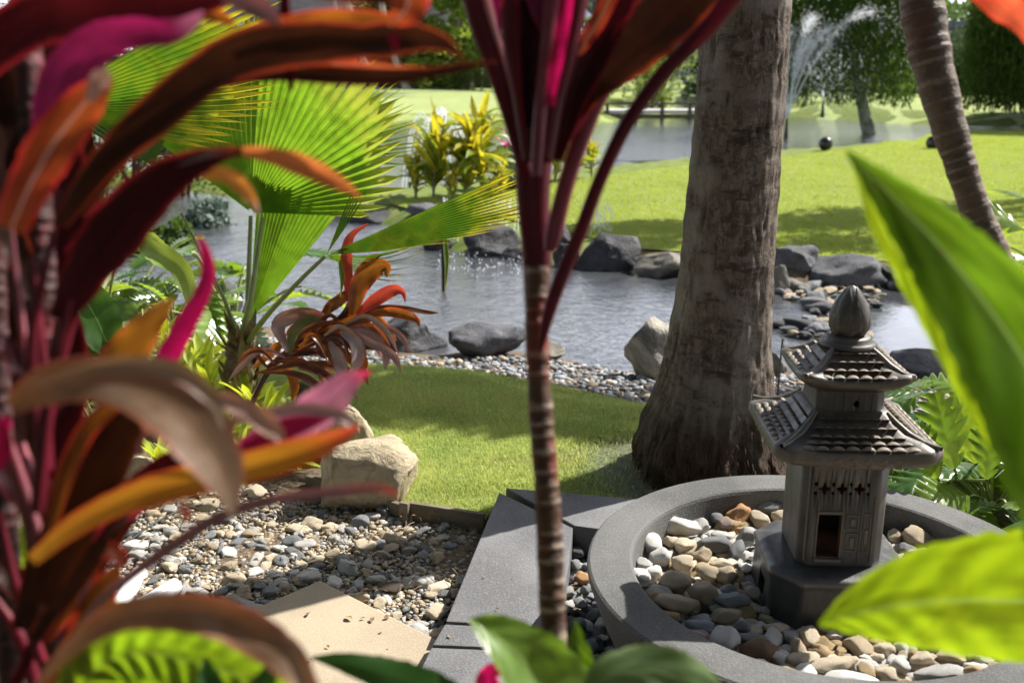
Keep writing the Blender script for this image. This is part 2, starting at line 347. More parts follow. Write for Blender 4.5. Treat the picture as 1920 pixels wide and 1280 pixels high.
# ------------------------------------------------------------------ water
def water_mat(name, turb):
    N = NT(name); p = N.geo(); y = N.n('SeparateXYZ', {0: p})
    sp = N.n('VectorMath', {0: p, 1: (1.0, .75, 1.0)}, operation='MULTIPLY').outputs[0]
    h = N.noise(sp, 3.1, 3, .5, .6).outputs[0]; h2 = N.noise(sp, 12, 4, .6, .8).outputs[0]; h3 = N.noise(sp, 42, 3, .6, .4).outputs[0]
    H = N.math('ADD', N.math('MULTIPLY', h, .9), N.math('ADD', N.math('MULTIPLY', h2, .42), N.math('MULTIPLY', h3, .16)))
    calm = N.math('SUBTRACT', 1.0, N.math('MULTIPLY', N.ramp(y.outputs[0], 1.9, 2.6), .93))
    if not turb: calm = 1.0
    nb = N.n('Bump', {'Height': H, 'Strength': N.math('MULTIPLY', calm, 1.0), 'Distance': .026 if turb else .03}).outputs[0]
    foam = N.ramp(N.noise(p, 9, 6, .75).outputs[0], .60, .72) if turb else 0.0
    c = N.mix(N.ramp(h, .3, .7), (.04, .044, .05), (.07, .075, .083))
    if turb: c = N.mix(N.math('MULTIPLY', foam, .2), c, (.5, .5, .52))
    return N.done(N.bsdf(color=c, rough=.04, normal=nb, ior=2.1, spec=.5))
xs2 = np.arange(-14, 14.1, .35); ys2 = np.arange(5.0, 20.5, .35); A, B = np.meshgrid(xs2, ys2)
tag(mk('pond_water', mesh('pond_water', np.stack([A, B, 0*A+WZ], -1).reshape(-1, 3), grid_faces(len(ys2), len(xs2)), mat=water_mat('rippled pond water', True))), 'rippled grey pond water below the waterfall', kind='structure')
xs2 = np.arange(-90, 91, 6.); ys2 = np.arange(20.5, 45, 3.); ys2 = np.append(ys2, 45.); A, B = np.meshgrid(xs2, ys2)
tag(mk('lake_water', mesh('lake_water', np.stack([A, B, 0*A+WZ], -1).reshape(-1, 3), grid_faces(len(ys2), len(xs2)), mat=water_mat('lake water in the breeze', False))), 'silvery water of the larger far pond', kind='structure')

# ------------------------------------------------------------------ stones and boulders
def stone_mesh(name, seed, sub=2, cuts=5, rough=.12, flat=.72, keep=.78):
    r = random.Random(seed); bm = bmesh.new(); bmesh.ops.create_icosphere(bm, subdivisions=sub, radius=1)
    pl = []
    for i in range(cuts):
        n = Vector((r.gauss(0, 1), r.gauss(0, 1), r.gauss(0, 1))).normalized(); pl.append((n, r.uniform(keep-.1, keep+.12)))
    o = Vector((seed*3.1, seed*1.7, seed*.9))
    for v in bm.verts:
        p = v.co.copy()
        for n, d in pl:
            e = p.dot(n)-d
            if e > 0: p -= n*e*.93
        q = noise.fractal(p*1.5+o, 1, 2, 4)
        p *= 1+rough*q
        v.co = Vector((p.x, p.y, p.z*flat))
    return bm_mesh(bm, name, None, True)
STN = [stone_mesh('river_stone', i+1, 3, 7+i % 4, .20, 1.0, .70) for i in range(14)]
LOW = [stone_mesh('gravel_stone', i+31, 1, 6, .16, 1.0, .72) for i in range(8)]
def pebm(name, a, b, sp=(.12, .1, .08), rough=.62, am=.5):
    return simple(name, a, rough, b, 16, 70, .55, .3, .03, .2, [(sp, .56, .68, am)], speckscale=130)
PM = {'white': pebm('chalky white stone', (.76, .74, .70), (.60, .59, .56), (.25, .25, .25)),
      'cream': pebm('cream stone', (.70, .62, .48), (.56, .46, .32), (.32, .2, .1)),
      'pale': pebm('pale grey stone', (.56, .55, .52), (.40, .39, .37), (.15, .15, .15)),
      'grey': pebm('mid grey stone', (.27, .28, .29), (.18, .19, .20), (.09, .09, .1)),
      'tan': pebm('tan stone', (.50, .41, .29), (.38, .31, .21), (.15, .1, .06)),
      'ochre': pebm('ochre stone', (.48, .34, .16), (.35, .26, .15), (.12, .07, .03)),
      'orange': pebm('orange stone', (.55, .29, .12), (.45, .27, .14), (.25, .12, .05)),
      'rust': pebm('rusty brown stone', (.22, .11, .05), (.12, .09, .07), (.3, .15, .06), .4),
      'pink': pebm('pinkish stone', (.36, .27, .24), (.28, .23, .22), (.15, .1, .1)),
      'blue': pebm('bluish grey stone', (.33, .35, .39), (.25, .27, .30), (.14, .15, .18)),
      'dark': pebm('dark slate stone', (.09, .09, .10), (.05, .05, .055), (.16, .16, .16))}
SM = {}
def stone_data(kind, low, i):
    k = (kind, low, i)
    if k not in SM:
        m = (LOW if low else STN)[i].copy(); m.materials.clear(); m.materials.append(PM[kind]); SM[k] = m
    return SM[k]
def put_stone(name, kind, loc, ax, rot, label, cat, group=None, low=False, seed=None):
    src = LOW if low else STN; i = (seed if seed is not None else random.randrange(99)) % len(src)
    o = bpy.data.objects.new(name, stone_data(kind, low, i)); C.objects.link(o)
    o.location = loc; o.scale = ax; o.rotation_euler = rot
    return tag(o, label, cat, group)
CN = {'white': 'chalky white', 'cream': 'cream coloured', 'pale': 'pale grey', 'grey': 'mid grey', 'tan': 'tan brown', 'ochre': 'ochre yellow', 'orange': 'orange', 'rust': 'rust brown', 'pink': 'pinkish', 'blue': 'bluish grey', 'dark': 'dark slate'}

def rock_mat(name, a, b, stain, wet=.0, bs=9):
    N = NT(name); p = N.pos(); n1 = N.noise(p, 3.2, 8, .68, .8).outputs[0]; n2 = N.noise(p, bs, 6, .7, 1.2).outputs[0]; n3 = N.noise(p, 60, 5, .7).outputs[0]
    c = N.mix(N.ramp(n1, .36, .6), a, b); c = N.mix(N.math('MULTIPLY', N.ramp(n2, .5, .68), .8), c, stain)
    h = N.math('ADD', N.math('MULTIPLY', n2, 1.0), N.math('MULTIPLY', n3, .35))
    return N.done(N.bsdf(color=c, rough=.75-.3*wet, normal=N.bump(h, .8, .03), spec=.3))
RM = {'sand': rock_mat('pale sandstone boulder', (.50, .42, .29), (.40, .33, .22), (.26, .21, .14), 0, 14),
      'wet': rock_mat('wet dark rock', (.025, .026, .03), (.05, .05, .055), (.09, .09, .095), .7),
      'slate': rock_mat('blue grey rock', (.075, .078, .088), (.13, .13, .14), (.035, .035, .04)),
      'tan': rock_mat('tan grey rock', (.22, .20, .16), (.13, .125, .11), (.30, .27, .21)),
      'mix': rock_mat('cream and charcoal rock', (.12, .115, .11), (.42, .39, .31), (.03, .03, .03), .1, 5),
      'moss': rock_mat('mossy brown rock', (.10, .085, .05), (.055, .05, .03), (.16, .14, .08))}
def rock(l, r, t, b, kind, label, seed, zb=None, flat=None, yaw=None, cuts=9, rough=.22, deep=.8, sub=4):
    base = GH((l+r)/2, b) if zb is None else G((l+r)/2, b, zb)
    tt = depth_of(base); w = (r-l)*tt/F/2
    dy = w*deep; loc = base+np.array([0, dy*.75, 0]); tt2 = depth_of(loc)
    w = (r-l)*tt2/F/2
    top = W((l+r)/2, t, tt2)[2]; hgt = max(top-base[2], w*.55)
    rr = random.Random(seed); bm = bmesh.new(); bmesh.ops.create_icosphere(bm, subdivisions=sub, radius=1)
    pl = []
    for i in range(cuts):
        n = Vector((rr.gauss(0, 1), rr.gauss(0, 1), rr.gauss(0, .8))).normalized(); pl.append((n, rr.uniform(.55, .85)))
    o = Vector((seed*3.1, seed*1.7, seed*.9))
    for v in bm.verts:
        p = v.co.copy()
        for n, d in pl:
            e = p.dot(n)-d
            if e > 0: p -= n*e*.95
        p *= 1+rough*noise.fractal(p*1.1+o, 1, 2, 5)+.05*noise.fractal(p*5+o, .8, 2, 4)
        v.co = p
    mx = [max(v.co[i] for v in bm.verts) for i in range(3)]; mn = [min(v.co[i] for v in bm.verts) for i in range(3)]
    for v in bm.verts:
        q = [(v.co[i]-(mx[i]+mn[i])/2)/((mx[i]-mn[i])/2) for i in range(3)]
        
        if kind == 'sand': q = [math.copysign(abs(c_)**.72, c_) for c_ in q]
        v.co = Vector((q[0]*w, q[1]*dy, q[2]*hgt*.68))
    me = bm_mesh(bm, 'rock', RM[kind], True); o = mk('rock', me)
    o.location = (loc[0], loc[1], base[2]+hgt*.32); o.rotation_euler = (0, 0, 0)
    return tag(o, label, 'rock')
for a in [
  (1080, 1202, 432, 520, 'wet', 'wet black rock with a slanted right flank at the pond edge', 11),
  (868, 990, 416, 482, 'wet', 'rounded wet black rock under the waterfall spray', 12),
  (862, 962, 468, 492, 'wet', 'low flat wet rock awash in front of the rounded black rock', 13),
  (792, 852, 438, 478, 'wet', 'small wet black rock behind the thin water pipe', 14),
  (1190, 1300, 468, 528, 'tan', 'long flat brownish rock left of the palm trunk', 15),
  (1450, 1545, 458, 508, 'slate', 'blue grey rock just right of the palm trunk on the far bank', 16),
  (1516, 1672, 474, 545, 'slate', 'broad domed dark rock on the far bank of the stream', 17),
  (1432, 1482, 490, 562, 'tan', 'small upright grey rock touching the palm trunk edge', 18),
  (1672, 1765, 500, 552, 'slate', 'dark jagged rock beside the big foreground leaf', 19),
  (1172, 1282, 588, 715, 'mix', 'tall cream and charcoal boulder left of the palm trunk', 23),
  (1055, 1185, 622, 672, 'tan', 'flat slab like tan rock lying on the pond gravel', 21),
  (838, 990, 605, 672, 'slate', 'dark grey rock with a pale sloping side on the pond gravel', 22),
  (672, 836, 578, 660, 'slate', 'long slanting charcoal rock behind the brown cordyline', 25),
  (520, 630, 566, 604, 'moss', 'low log like brown rock at the water edge', 24),
  (395, 455, 515, 612, 'slate', 'pale grey slanting rock behind the fan palm stalks', 29),
  (590, 705, 358, 412, 'tan', 'grey brown rock at the head of the small waterfall', 26),
  (640, 745, 398, 428, 'wet', 'dark wet ledge rock below the small waterfall', 27),
  (756, 830, 384, 404, 'slate', 'small blue grey rock at the tip of the lawn tongue', 28),
  (1680, 1815, 655, 722, 'slate', 'dark angular rock where the stream meets the gravel', 32),
  (1600, 1745, 690, 765, 'tan', 'flat grey brown rock behind the lantern roof', 33),
  (1436, 1478, 655, 705, 'tan', 'rounded tan rock peeping out right of the palm trunk', 34),
  (590, 777, 806, 955, 'sand', 'large pale sandstone boulder beside the lawn and gravel', 41),
  (590, 700, 748, 868, 'sand', 'sandstone boulder half hidden behind the larger one', 42),
  (552, 645, 706, 792, 'moss', 'mossy brown boulder under the brown cordyline', 43),
  (218, 305, 842, 950, 'sand', 'small sandstone boulder behind the red leaves', 44),
  (1036, 1092, 452, 512, 'wet', 'squat black rock just left of the slanted black rock', 51),
  (930, 1006, 462, 500, 'wet', 'low black rock behind the red stem at the waterline', 52),
  (700, 790, 428, 462, 'wet', 'wet dark rock under the right reaching fan', 53),
  (1200, 1250, 500, 530, 'slate', 'small dark rock beside the long brownish rock', 54),
  (1655, 1720, 486, 530, 'wet', 'small black rock behind the domed dark rock', 55),
  (1460, 1520, 520, 556, 'tan', 'small tan rock at the edge of the shoal', 56),
  (990, 1060, 640, 676, 'tan', 'flat tan rock behind the ringed stem on the near bank', 57),
  (590, 680, 600, 640, 'slate', 'flat dark rock at the near water edge left of the slanting rock', 58),
  (1010, 1080, 405, 462, 'wet', 'black rock behind the red cordyline stem', 46),
  (1290, 1450, 480, 540, 'tan', 'grey rocks behind the palm trunk', 47)]:
    sand = a[4] == 'sand'
    rock(*a, cuts=6 if sand else 17, rough=.10 if sand else .26, zb=(-.02 if sand else None), sub=5 if sand else 4)
for i, (l, r, t, b) in enumerate([(480, 560, 430, 470), (380, 470, 395, 440), (300, 400, 570, 620), (200, 300, 600, 660), (560, 610, 380, 410)]):
    rock(l, r, t, b, 'moss' if i % 2 else 'slate', ['grey bank rock left of the tall fan', 'mossy bank rock among the left plants', 'grey rock under the left ferny leaves', 'mossy rock at the left end of the pond gravel', 'small rock beside the upper pond'][i], 60+i)

def scatter(poly, n, rmin, seed, tries=40):
    r = random.Random(seed); P = np.asarray(poly)[:, :2]; lo = P.min(0); hi = P.max(0); pts = []; cell = {}
    k = 0
    while len(pts) < n and k < n*tries:
        k += 1; x = r.uniform(lo[0], hi[0]); y = r.uniform(lo[1], hi[1]); rad = rmin*r.choice([.6, .75, .9, 1, 1.2, 1.5])
        c = (int(x/(2*rmin)), int(y/(2*rmin))); ok = True
        for i in (-1, 0, 1):
            for j in (-1, 0, 1):
                for q in cell.get((c[0]+i, c[1]+j), ()):
                    if math.hypot(q[0]-x, q[1]-y) < (q[2]+rad)*.74: ok = False
        if ok: pts.append((x, y, rad)); cell.setdefault(c, []).append((x, y, rad))
    P2 = np.array(pts); 
    return P2[poly_sd(P2[:, 0], P2[:, 1], P) < 0]
def stone_mass(name, pts, hf, mats, seed, label, cat, lift=.3, sub=0):
    """many small stones as one body per colour is avoided: one mesh with several materials"""
    r = random.Random(seed); base = []
    for m in LOW:
        v = np.array([x.co[:] for x in m.vertices]); f = np.array([p.vertices[:] for p in m.polygons]); base.append((v, f))
    V = []; Fc = []; MI = []; n = 0
    z = hf(pts[:, 0], pts[:, 1])
    for (x, y, rad), zz in zip(pts, z):
        v, f = base[r.randrange(len(base))]; a = r.uniform(0, 6.28); sx = rad*r.uniform(.9, 1.45); sy = rad*r.uniform(.7, 1.0); sz = rad*r.uniform(.45, .7)
        tx = r.gauss(0, .2)
        q = v*np.array([sx, sy, sz]); ca, sa = math.cos(a), math.sin(a)
        q = np.stack([q[:, 0]*ca-q[:, 1]*sa, q[:, 0]*sa+q[:, 1]*ca, q[:, 2]+q[:, 0]*tx], -1)+np.array([x, y, zz+sz*lift+r.uniform(0, rad*.35)])
        V.append(q); Fc.append(f+n); n += len(v); MI.append(np.full(len(f), r.choice(range(len(mats)))))
    me = mesh(name, np.concatenate(V), np.concatenate(Fc))
    for m in mats: me.materials.append(PM[m])
    me.polygons.foreach_set('material_index', np.concatenate(MI).astype(np.int32))
    return tag(mk(name, me), label, cat, kind='stuff')
# gravel bed left of the pavers
bed_px = [(120, 1030), (200, 960), (330, 925), (470, 925), (600, 950), (760, 958), (902, 985), (880, 1060), (835, 1170), (800, 1280), (300, 1330), (100, 1200)]
bed = np.array([G(x, y, -.03)[:2] for x, y in bed_px])
slab_px = [(600, 1087), (826, 1200), (812, 1262), (760, 1340), (330, 1340), (474, 1140)]
slab = np.array([G(x, y, .015)[:2] for x, y in slab_px])
pts = np.concatenate([scatter(bed, 460, .020, 55, 12), scatter(bed, 5200, .0128, 5, 26)])
pts = pts[(poly_sd(pts[:, 0], pts[:, 1], slab) > .0)]
key = [p[2]/p[1] for p in pts]; order = np.argsort(key)[::-1]; big = pts[order[:290]]; rest = pts[order[290:]]
hb = lambda x, y: hz(x, y)
gk = ['tan', 'cream', 'pale', 'grey', 'pale', 'tan', 'cream', 'grey', 'pale', 'white']
for i, (x, y, rad) in enumerate(big):
    k = random.choice(gk); z = float(hb(x, y)); s = rad*1.18
    w1 = ['small', 'large'][rad > .02]; qp = CAM if False else None
    w2 = 'beside the stone slab' if poly_sd(np.array([x]), np.array([y]), slab)[0] < .12 else 'close to the pavers' if x > -.28 else ('below the timber edging' if x > -.5 else 'in front of the sandstone boulder' if x > -.85 else 'on the soil side of the gravel bed') if y > 3.05 else 'in the middle of the gravel bed' if x > -.75 else 'at the left end of the gravel bed'
    put_stone('gravel_stone', k, (x, y, z+s*.42), (s*random.uniform(1.0, 1.5), s*random.uniform(.75, 1.05), s*random.uniform(.5, .75)), (random.gauss(0, .2), random.gauss(0, .2), random.uniform(0, 6.28)),
              f'{w1} {CN[k]} gravel stone {w2}', 'stone', f'{w1} {CN[k]} stones {w2}')
stone_mass('gravel', rest, hb, ['tan', 'cream', 'pale', 'tan', 'cream', 'pale', 'grey'], 3, 'small mixed gravel filling the bed between slab and lawn', 'gravel')
p3 = scatter(bed, 5200, .0068, 15, 8); p3 = p3[poly_sd(p3[:, 0], p3[:, 1], slab) > .0]
stone_mass('fine_gravel', p3, hb, ['tan', 'cream', 'grey', 'tan', 'pale'], 13, 'fine grit between the larger gravel stones', 'gravel')
# gravel beach by the pond
beach_px = [(100, 610), (300, 612), (430, 622), (560, 640), (700, 668), (850, 672), (1000, 672), (1180, 700), (1300, 705), (1460, 705), (1600, 690), (1760, 700), (1950, 740), (1900, 860), (1700, 870), (1500, 850), (1400, 812), (1230, 765), (1080, 729), (900, 700), (750, 687), (470, 687), (300, 690), (100, 700)]
beach = np.array([GH(x, y)[:2] for x, y in beach_px])
pts = scatter(beach, 9000, .0215, 6, 9)
key = np.argsort(pts[:, 1]-pts[:, 2]*40)
stone_mass('shore_gravel', pts, hz, ['grey', 'grey', 'tan', 'grey', 'blue', 'dark', 'pale', 'dark', 'blue'], 4, 'flat grey river gravel along the pond shore', 'gravel', lift=.2)
# cobbles of the shoal in the stream
shoal_px = [(1470, 508), (1560, 525), (1690, 525), (1662, 560), (1622, 590), (1632, 640), (1625, 668), (1600, 672), (1540, 650), (1490, 632), (1460, 612), (1530, 590), (1470, 560), (1440, 545)]
shoal = np.array([G(x, y, WZ)[:2] for x, y in shoal_px])
def shw(x, y): return 'at the palm trunk side of the stream shoal' if x < 2.25 and y < 8 else 'at the far end of the stream shoal' if y > 8 else 'at the near end of the stream shoal' if y < 6.6 else 'in the middle of the stream shoal'
pts = scatter(shoal, 300, .06, 8, 14)
for i, (x, y, rad) in enumerate(pts[:280]):
    k = random.choice(['grey', 'tan', 'dark', 'pink', 'grey', 'tan']); s = rad
    put_stone('cobble', k, (x, y, WZ+s*.05+.02), (s*random.uniform(1.0, 1.5), s*random.uniform(.75, 1.0), s*random.uniform(.4, .65)), (random.gauss(0, .12), random.gauss(0, .12), random.uniform(0, 6.28)),
              f'{CN[k]} cobble {shw(x, y)}', 'stone', f'{CN[k]} cobbles {shw(x, y)}')

# ------------------------------------------------------------------ stone slab, pavers, timber edge
def slab_prism(name, poly, z0, z1, mat, bev=.006):
    bm = bmesh.new(); vs = [bm.verts.new((p[0], p[1], z1)) for p in poly]; f = bm.faces.new(vs)
    if f.normal.z < 0: bmesh.ops.reverse_faces(bm, faces=[f])
    r = bmesh.ops.extrude_face_region(bm, geom=[f]); nv = [v for v in r['geom'] if isinstance(v, bmesh.types.BMVert)]
    for v in nv: v.co.z = z0
    bmesh.ops.recalc_face_normals(bm, faces=bm.faces)
    bmesh.ops.bevel(bm, geom=[e for e in bm.edges], offset=bev, segments=2, affect='EDGES', profile=.6)
    return bm_mesh(bm, name, mat, False)
sandm = simple('fine sandstone', (.38, .315, .225), .85, (.33, .27, .195), 5, 220, .35, .2, .002, 0, [((.56, .50, .38), .54, .66, .5), ((.2, .15, .1), .66, .76, .7)], speckscale=200)
tag(mk('stepping_stone', slab_prism('stepping_stone', slab, -.05, .015, sandm, .008)), 'square pale sandstone stepping stone set in the gravel', 'stepping stone')
basalt = simple('dark basalt paver', (.185, .185, .19), .8, (.115, .115, .12), 2.2, 150, .9, .3, .004, .06, [((.36, .36, .37), .54, .70, .4), ((.05, .05, .05), .68, .76, .6)], speckscale=230)
pav = thing('paved_edging', 'dark basalt paved edging turning the corner beside the round bowl', 'edging', (0, 2.6, 0))
PZ = .085
def paver(px, label=None):
    poly = np.array([G(x, y, PZ)[:2] for x, y in px])
    o = world_part('paver', slab_prism('paver', poly, -.03, PZ, basalt, .004), None, pav)
    if label: o['label'] = label
paver([(936, 922), (1074, 989), (1066, 1060), (1042, 1176), (836, 1164)], 'long paver with a mitred far end')
paver([(948, 914), (1196, 935), (1196, 1000), (1078, 985)], 'paver turning behind the bowl with pitted surface')
paver([(834, 1169), (1041, 1181), (1034, 1217), (811, 1208)], 'short rough paver between two joints')
paver([(809, 1213), (1033, 1222), (1012, 1340), (745, 1340)])
tim = simple('weathered timber', (.20, .165, .12), .85, (.13, .105, .075), 9, 90, .5)
te = thing('timber_edging', 'weathered timber board edging between gravel and lawn', 'edging', tuple(G(830, 975, -.03)))
a = G(770, 962, .0); b = G(908, 984, .0); d = norm(b-a); nrm = np.array([-d[1], d[0], 0])
def box_between(name, a, b, z0, z1, th, mat):
    d = norm((b-a)*np.array([1, 1, 0])); n = np.array([-d[1], d[0], 0])*th/2
    return slab_prism(name, [(a-n)[:2], (b-n)[:2], (b+n)[:2], (a+n)[:2]], z0, z1, mat, .003)
world_part('board', box_between('board', a, b, -.05, .045, .02, None), None, te).data.materials.append(tim)
world_part('stake', box_between('stake', a-d*.03-nrm*.022, a+d*.005-nrm*.022, -.05, .052, .024, None), None, te).data.materials.append(tim)
world_part('board', box_between('board', a-d*.02, a-d*.5+nrm*.12, -.05, .03, .02, None), None, te).data.materials.append(tim)

# ------------------------------------------------------------------ round bowl
BC = np.array([.80, 2.31]); RZ = .32
bowlm = simple('charcoal cast stone', (.145, .145, .142), .8, (.085, .085, .083), 2.6, 170, .9, .3, .004, 0, [((.30, .30, .30), .54, .70, .35), ((.03, .03, .03), .57, .68, .0)], speckscale=260)
prof = [(.40, -.04), (.44, -.03), (.52, .08), (.572, .20), (.602, .285), (.606, .305), (.604, .315), (.598, RZ), (.56, RZ+.0015), (.495, RZ), (.489, .316), (.486, .308), (.478, .22), (.46, .15), (.3, .145), (.0, .145)]
def lathe(name, prof, k, mat, c=(0, 0, 0), smooth=True):
    th = np.arange(k)/k*2*PI; V = np.array([[(r*math.cos(t)+c[0], r*math.sin(t)+c[1], z+c[2]) for t in th] for r, z in prof]).reshape(-1, 3)
    uv = np.array([[(t/6.283, i/len(prof)) for t in th] for i in range(len(prof))]).reshape(-1, 2)
    f = grid_faces(len(prof), k, True)
    return mesh(name, V, f[:, ::-1], uv, smooth, mat)
bt = thing('bowl_planter', 'wide round charcoal bowl with a flat rim holding stones and the lantern', 'bowl', (BC[0], BC[1], -.03))
def dense(prof, rmax=.03):
    o = [prof[0]]
    for a, b in zip(prof, prof[1:]):
        o.append((a[0]*.985+b[0]*.015, a[1]*.985+b[1]*.015)); o.append((a[0]*.015+b[0]*.985, a[1]*.015+b[1]*.985)); o.append(b)
    return o
rim = world_part('rim_shell', lathe('rim_shell', dense(prof), 160, bowlm, (BC[0], BC[1], 0)), None, bt)
sandb = simple('grey aquarium sand', (.42, .42, .43), .95, (.34, .34, .35), 12, 260, .9, .3, .006, 0, [((.65, .65, .66), .55, .7, .6), ((.12, .12, .12), .6, .7, .6)], speckscale=260)
th = np.arange(96)/96*2*PI; rr = np.linspace(0, .47, 14)
V = np.array([[(BC[0]+r*math.cos(t), BC[1]+r*math.sin(t), .212+.01*math.sin(5*t+9*r)*min(1, r*5)) for t in th] for r in rr]).reshape(-1, 3)
world_part('sand', mesh('sand', V, grid_faces(14, 96, True), mat=sandb), None, bt)

# stones in the bowl: px, py, width, height, kind
BP = [(1324,947,62,34,'cream'),(1385,959,44,40,'orange'),(1439,946,50,32,'grey'),(1425,966,42,36,'cream'),(1462,961,34,30,'cream'),(1279,984,74,36,'white'),(1312,981,44,36,'pale'),(1257,1005,34,24,'cream'),(1222,1015,42,50,'white'),(1242,1035,42,46,'white'),(1282,1016,42,34,'cream'),(1339,1016,62,34,'grey'),(1358,994,46,24,'pale'),(1403,998,40,44,'pale'),(1383,1023,28,44,'grey'),(1317,1028,34,38,'tan'),(1358,1048,50,24,'cream'),(1208,1052,38,28,'pale'),(1282,1048,50,38,'cream'),(1197,1074,42,42,'white'),(1228,1066,34,32,'white'),(1264,1085,70,50,'cream'),(1331,1068,50,32,'tan'),(1366,1075,44,40,'tan'),(1230,1106,34,24,'ochre'),(1319,1107,50,60,'tan'),(1269,1129,84,44,'tan'),(1250,1150,64,36,'ochre'),(1363,1097,40,26,'blue'),(1373,1118,64,30,'blue'),(1360,1144,58,34,'tan'),(1214,1124,28,40,'pale'),(1314,1168,66,34,'blue'),(1307,1188,50,42,'pink'),(1360,1196,62,58,'white'),(1393,1166,36,28,'grey'),(1415,1184,72,24,'grey'),(1427,1212,72,48,'rust'),(1427,1249,64,36,'cream'),(1385,1232,40,26,'pale'),(1564,1236,92,38,'cream'),(1478,1256,50,32,'ochre'),(1512,1262,38,32,'cream'),(1528,1243,36,22,'ochre'),(1592,1272,100,42,'white'),(1626,1248,42,38,'ochre'),(1662,1253,40,36,'cream'),(1688,1240,36,30,'pale'),(1766,1258,100,50,'pale'),(1831,1247,48,28,'ochre'),(1885,1262,80,38,'pale'),(1692,972,38,30,'grey'),(1718,1004,62,44,'tan'),(1722,1038,46,34,'tan'),(1762,1022,40,26,'dark'),(1808,1019,52,30,'pale'),(1764,1042,46,24,'pale'),(1682,994,26,34,'cream'),(1702,1020,30,28,'grey'),(1790,1046,40,24,'cream'),(1850,1040,46,26,'pale'),(1832,1060,50,30,'tan'),(1730,1225,44,28,'cream'),(1705,1268,44,26,'ochre'),(1345,962,24,22,'grey'),(1362,974,26,22,'pink'),(1296,960,30,20,'tan'),(1392,984,28,18,'orange')]
def bw(x, y):
    dx, dy = x-.82, y-2.345
    return 'behind the lantern in the bowl' if dy > .22 and dx > -.15 else 'right of the lantern in the bowl' if dx > .2 else 'in front of the lantern in the bowl' if dy < -.2 and dx > -.2 else 'against the left inner rim of the bowl' if math.hypot(x-BC[0], y-BC[1]) > .38 else 'left of the lantern in the bowl'
solo = {1: 'round orange river stone near the back rim of the bowl', 37: 'rust brown banded stone in front of the lantern base', 34: 'pale heart shaped stone in front of the lantern base', 33: 'pinkish speckled stone touching the front rim of the bowl', 54: 'nearly black stone right of the lantern'}
for i, (px, py, w, h, k) in enumerate(BP):
    p = G(px, py, .268); t = depth_of(p); a = w*t/F/2*1.06; b = h*t/F/2*1.22; c = min(a, b)*.8
    wd = bw(p[0], p[1]); lab = solo.get(i, f'{CN[k]} river stone {wd}'); grp = None if i in solo else f'{CN[k]} stones {wd}'
    put_stone('river_stone', k, (p[0], p[1], .236+c*.72+.004*(i % 3)), (a, b, c), (random.gauss(0, .15), random.gauss(0, .12), random.gauss(0, .25)), lab, 'stone', grp, seed=i*5+3)
def in_lantern(x, y, m=.18): return max(abs(x-.82), abs(y-2.34)) < m
k = 0; cnt = {}
for x, y, rad in scatter([(BC[0]+.47*math.cos(t), BC[1]+.47*math.sin(t)) for t in np.linspace(0, 6.2, 40)], 560, .026, 9, 24):
    if math.hypot(x-BC[0], y-BC[1]) > .455-rad*.3 or in_lantern(x, y, .18): continue
    kd = random.choice(['cream', 'pale', 'tan', 'white', 'white', 'ochre', 'cream']); s = rad*1.1
    put_stone('river_stone', kd, (x, y, .222+s*.35), (s*random.uniform(1, 1.35), s*random.uniform(.8, 1), s*.62), (random.gauss(0, .2), random.gauss(0, .2), random.uniform(0, 6.3)), f'{CN[kd]} river stone {bw(x, y)}', 'stone', f'{CN[kd]} stones {bw(x, y)}')
# stones in the channel between pavers and bowl
SP = [(1079,1010,18,22,'grey'),(1084,1030,30,22,'dark'),(1101,1013,20,28,'cream'),(1076,1054,26,30,'grey'),(1092,1078,30,32,'orange'),(1068,1080,18,24,'dark'),(1064,1105,30,26,'pale'),(1062,1130,26,32,'pale'),(1088,1126,28,28,'grey'),(1086,1144,26,18,'dark'),(1082,1172,38,36,'grey'),(1110,1206,30,44,'grey'),(1102,1165,22,40,'pale'),(1075,1215,30,30,'dark'),(1125,1240,36,36,'grey'),(1085,1250,40,34,'grey'),(1050,1200,26,30,'grey'),(1098,1100,24,22,'grey')]
chw = lambda y: 'at the far corner of the channel' if y > 2.75 else 'in the channel beside the bowl' if y > 2.2 else 'at the near end of the channel'
for i, (px, py, w, h, k) in enumerate(SP):
    p = G(px, py, .02); t = depth_of(p); a = w*t/F/2*1.08; b = h*t/F/2*1.15; c = min(a, b)*.8
    lab = 'orange pebble between the pavers and the bowl' if k == 'orange' else f'{CN[k]} pebble {chw(p[1])}'
    put_stone('pebble', k, (p[0], p[1], .0+c*.6), (a, b, c), (random.gauss(0, .15), random.gauss(0, .15), random.gauss(0, .3)), lab, 'stone', None if k == 'orange' else f'{CN[k]} pebbles {chw(p[1])}', seed=i*3+1)
ch = np.array([G(x, y, .0)[:2] for x, y in [(1070, 995), (1240, 990), (1160, 1100), (1260, 1330), (960, 1330), (1040, 1180)]])
for x, y, rad in scatter(ch, 260, .021, 19, 20):
    if math.hypot(x-BC[0], y-BC[1]) < .47: continue
    kd = random.choice(['grey', 'dark', 'grey', 'pale', 'blue']); s = rad*1.1
    put_stone('pebble', kd, (x, y, -.02+s*.3), (s*random.uniform(1, 1.35), s*random.uniform(.8, 1), s*.65), (random.gauss(0, .2), random.gauss(0, .2), random.uniform(0, 6.3)), f'{CN[kd]} pebble {chw(y)}', 'stone', f'{CN[kd]} pebbles {chw(y)}')
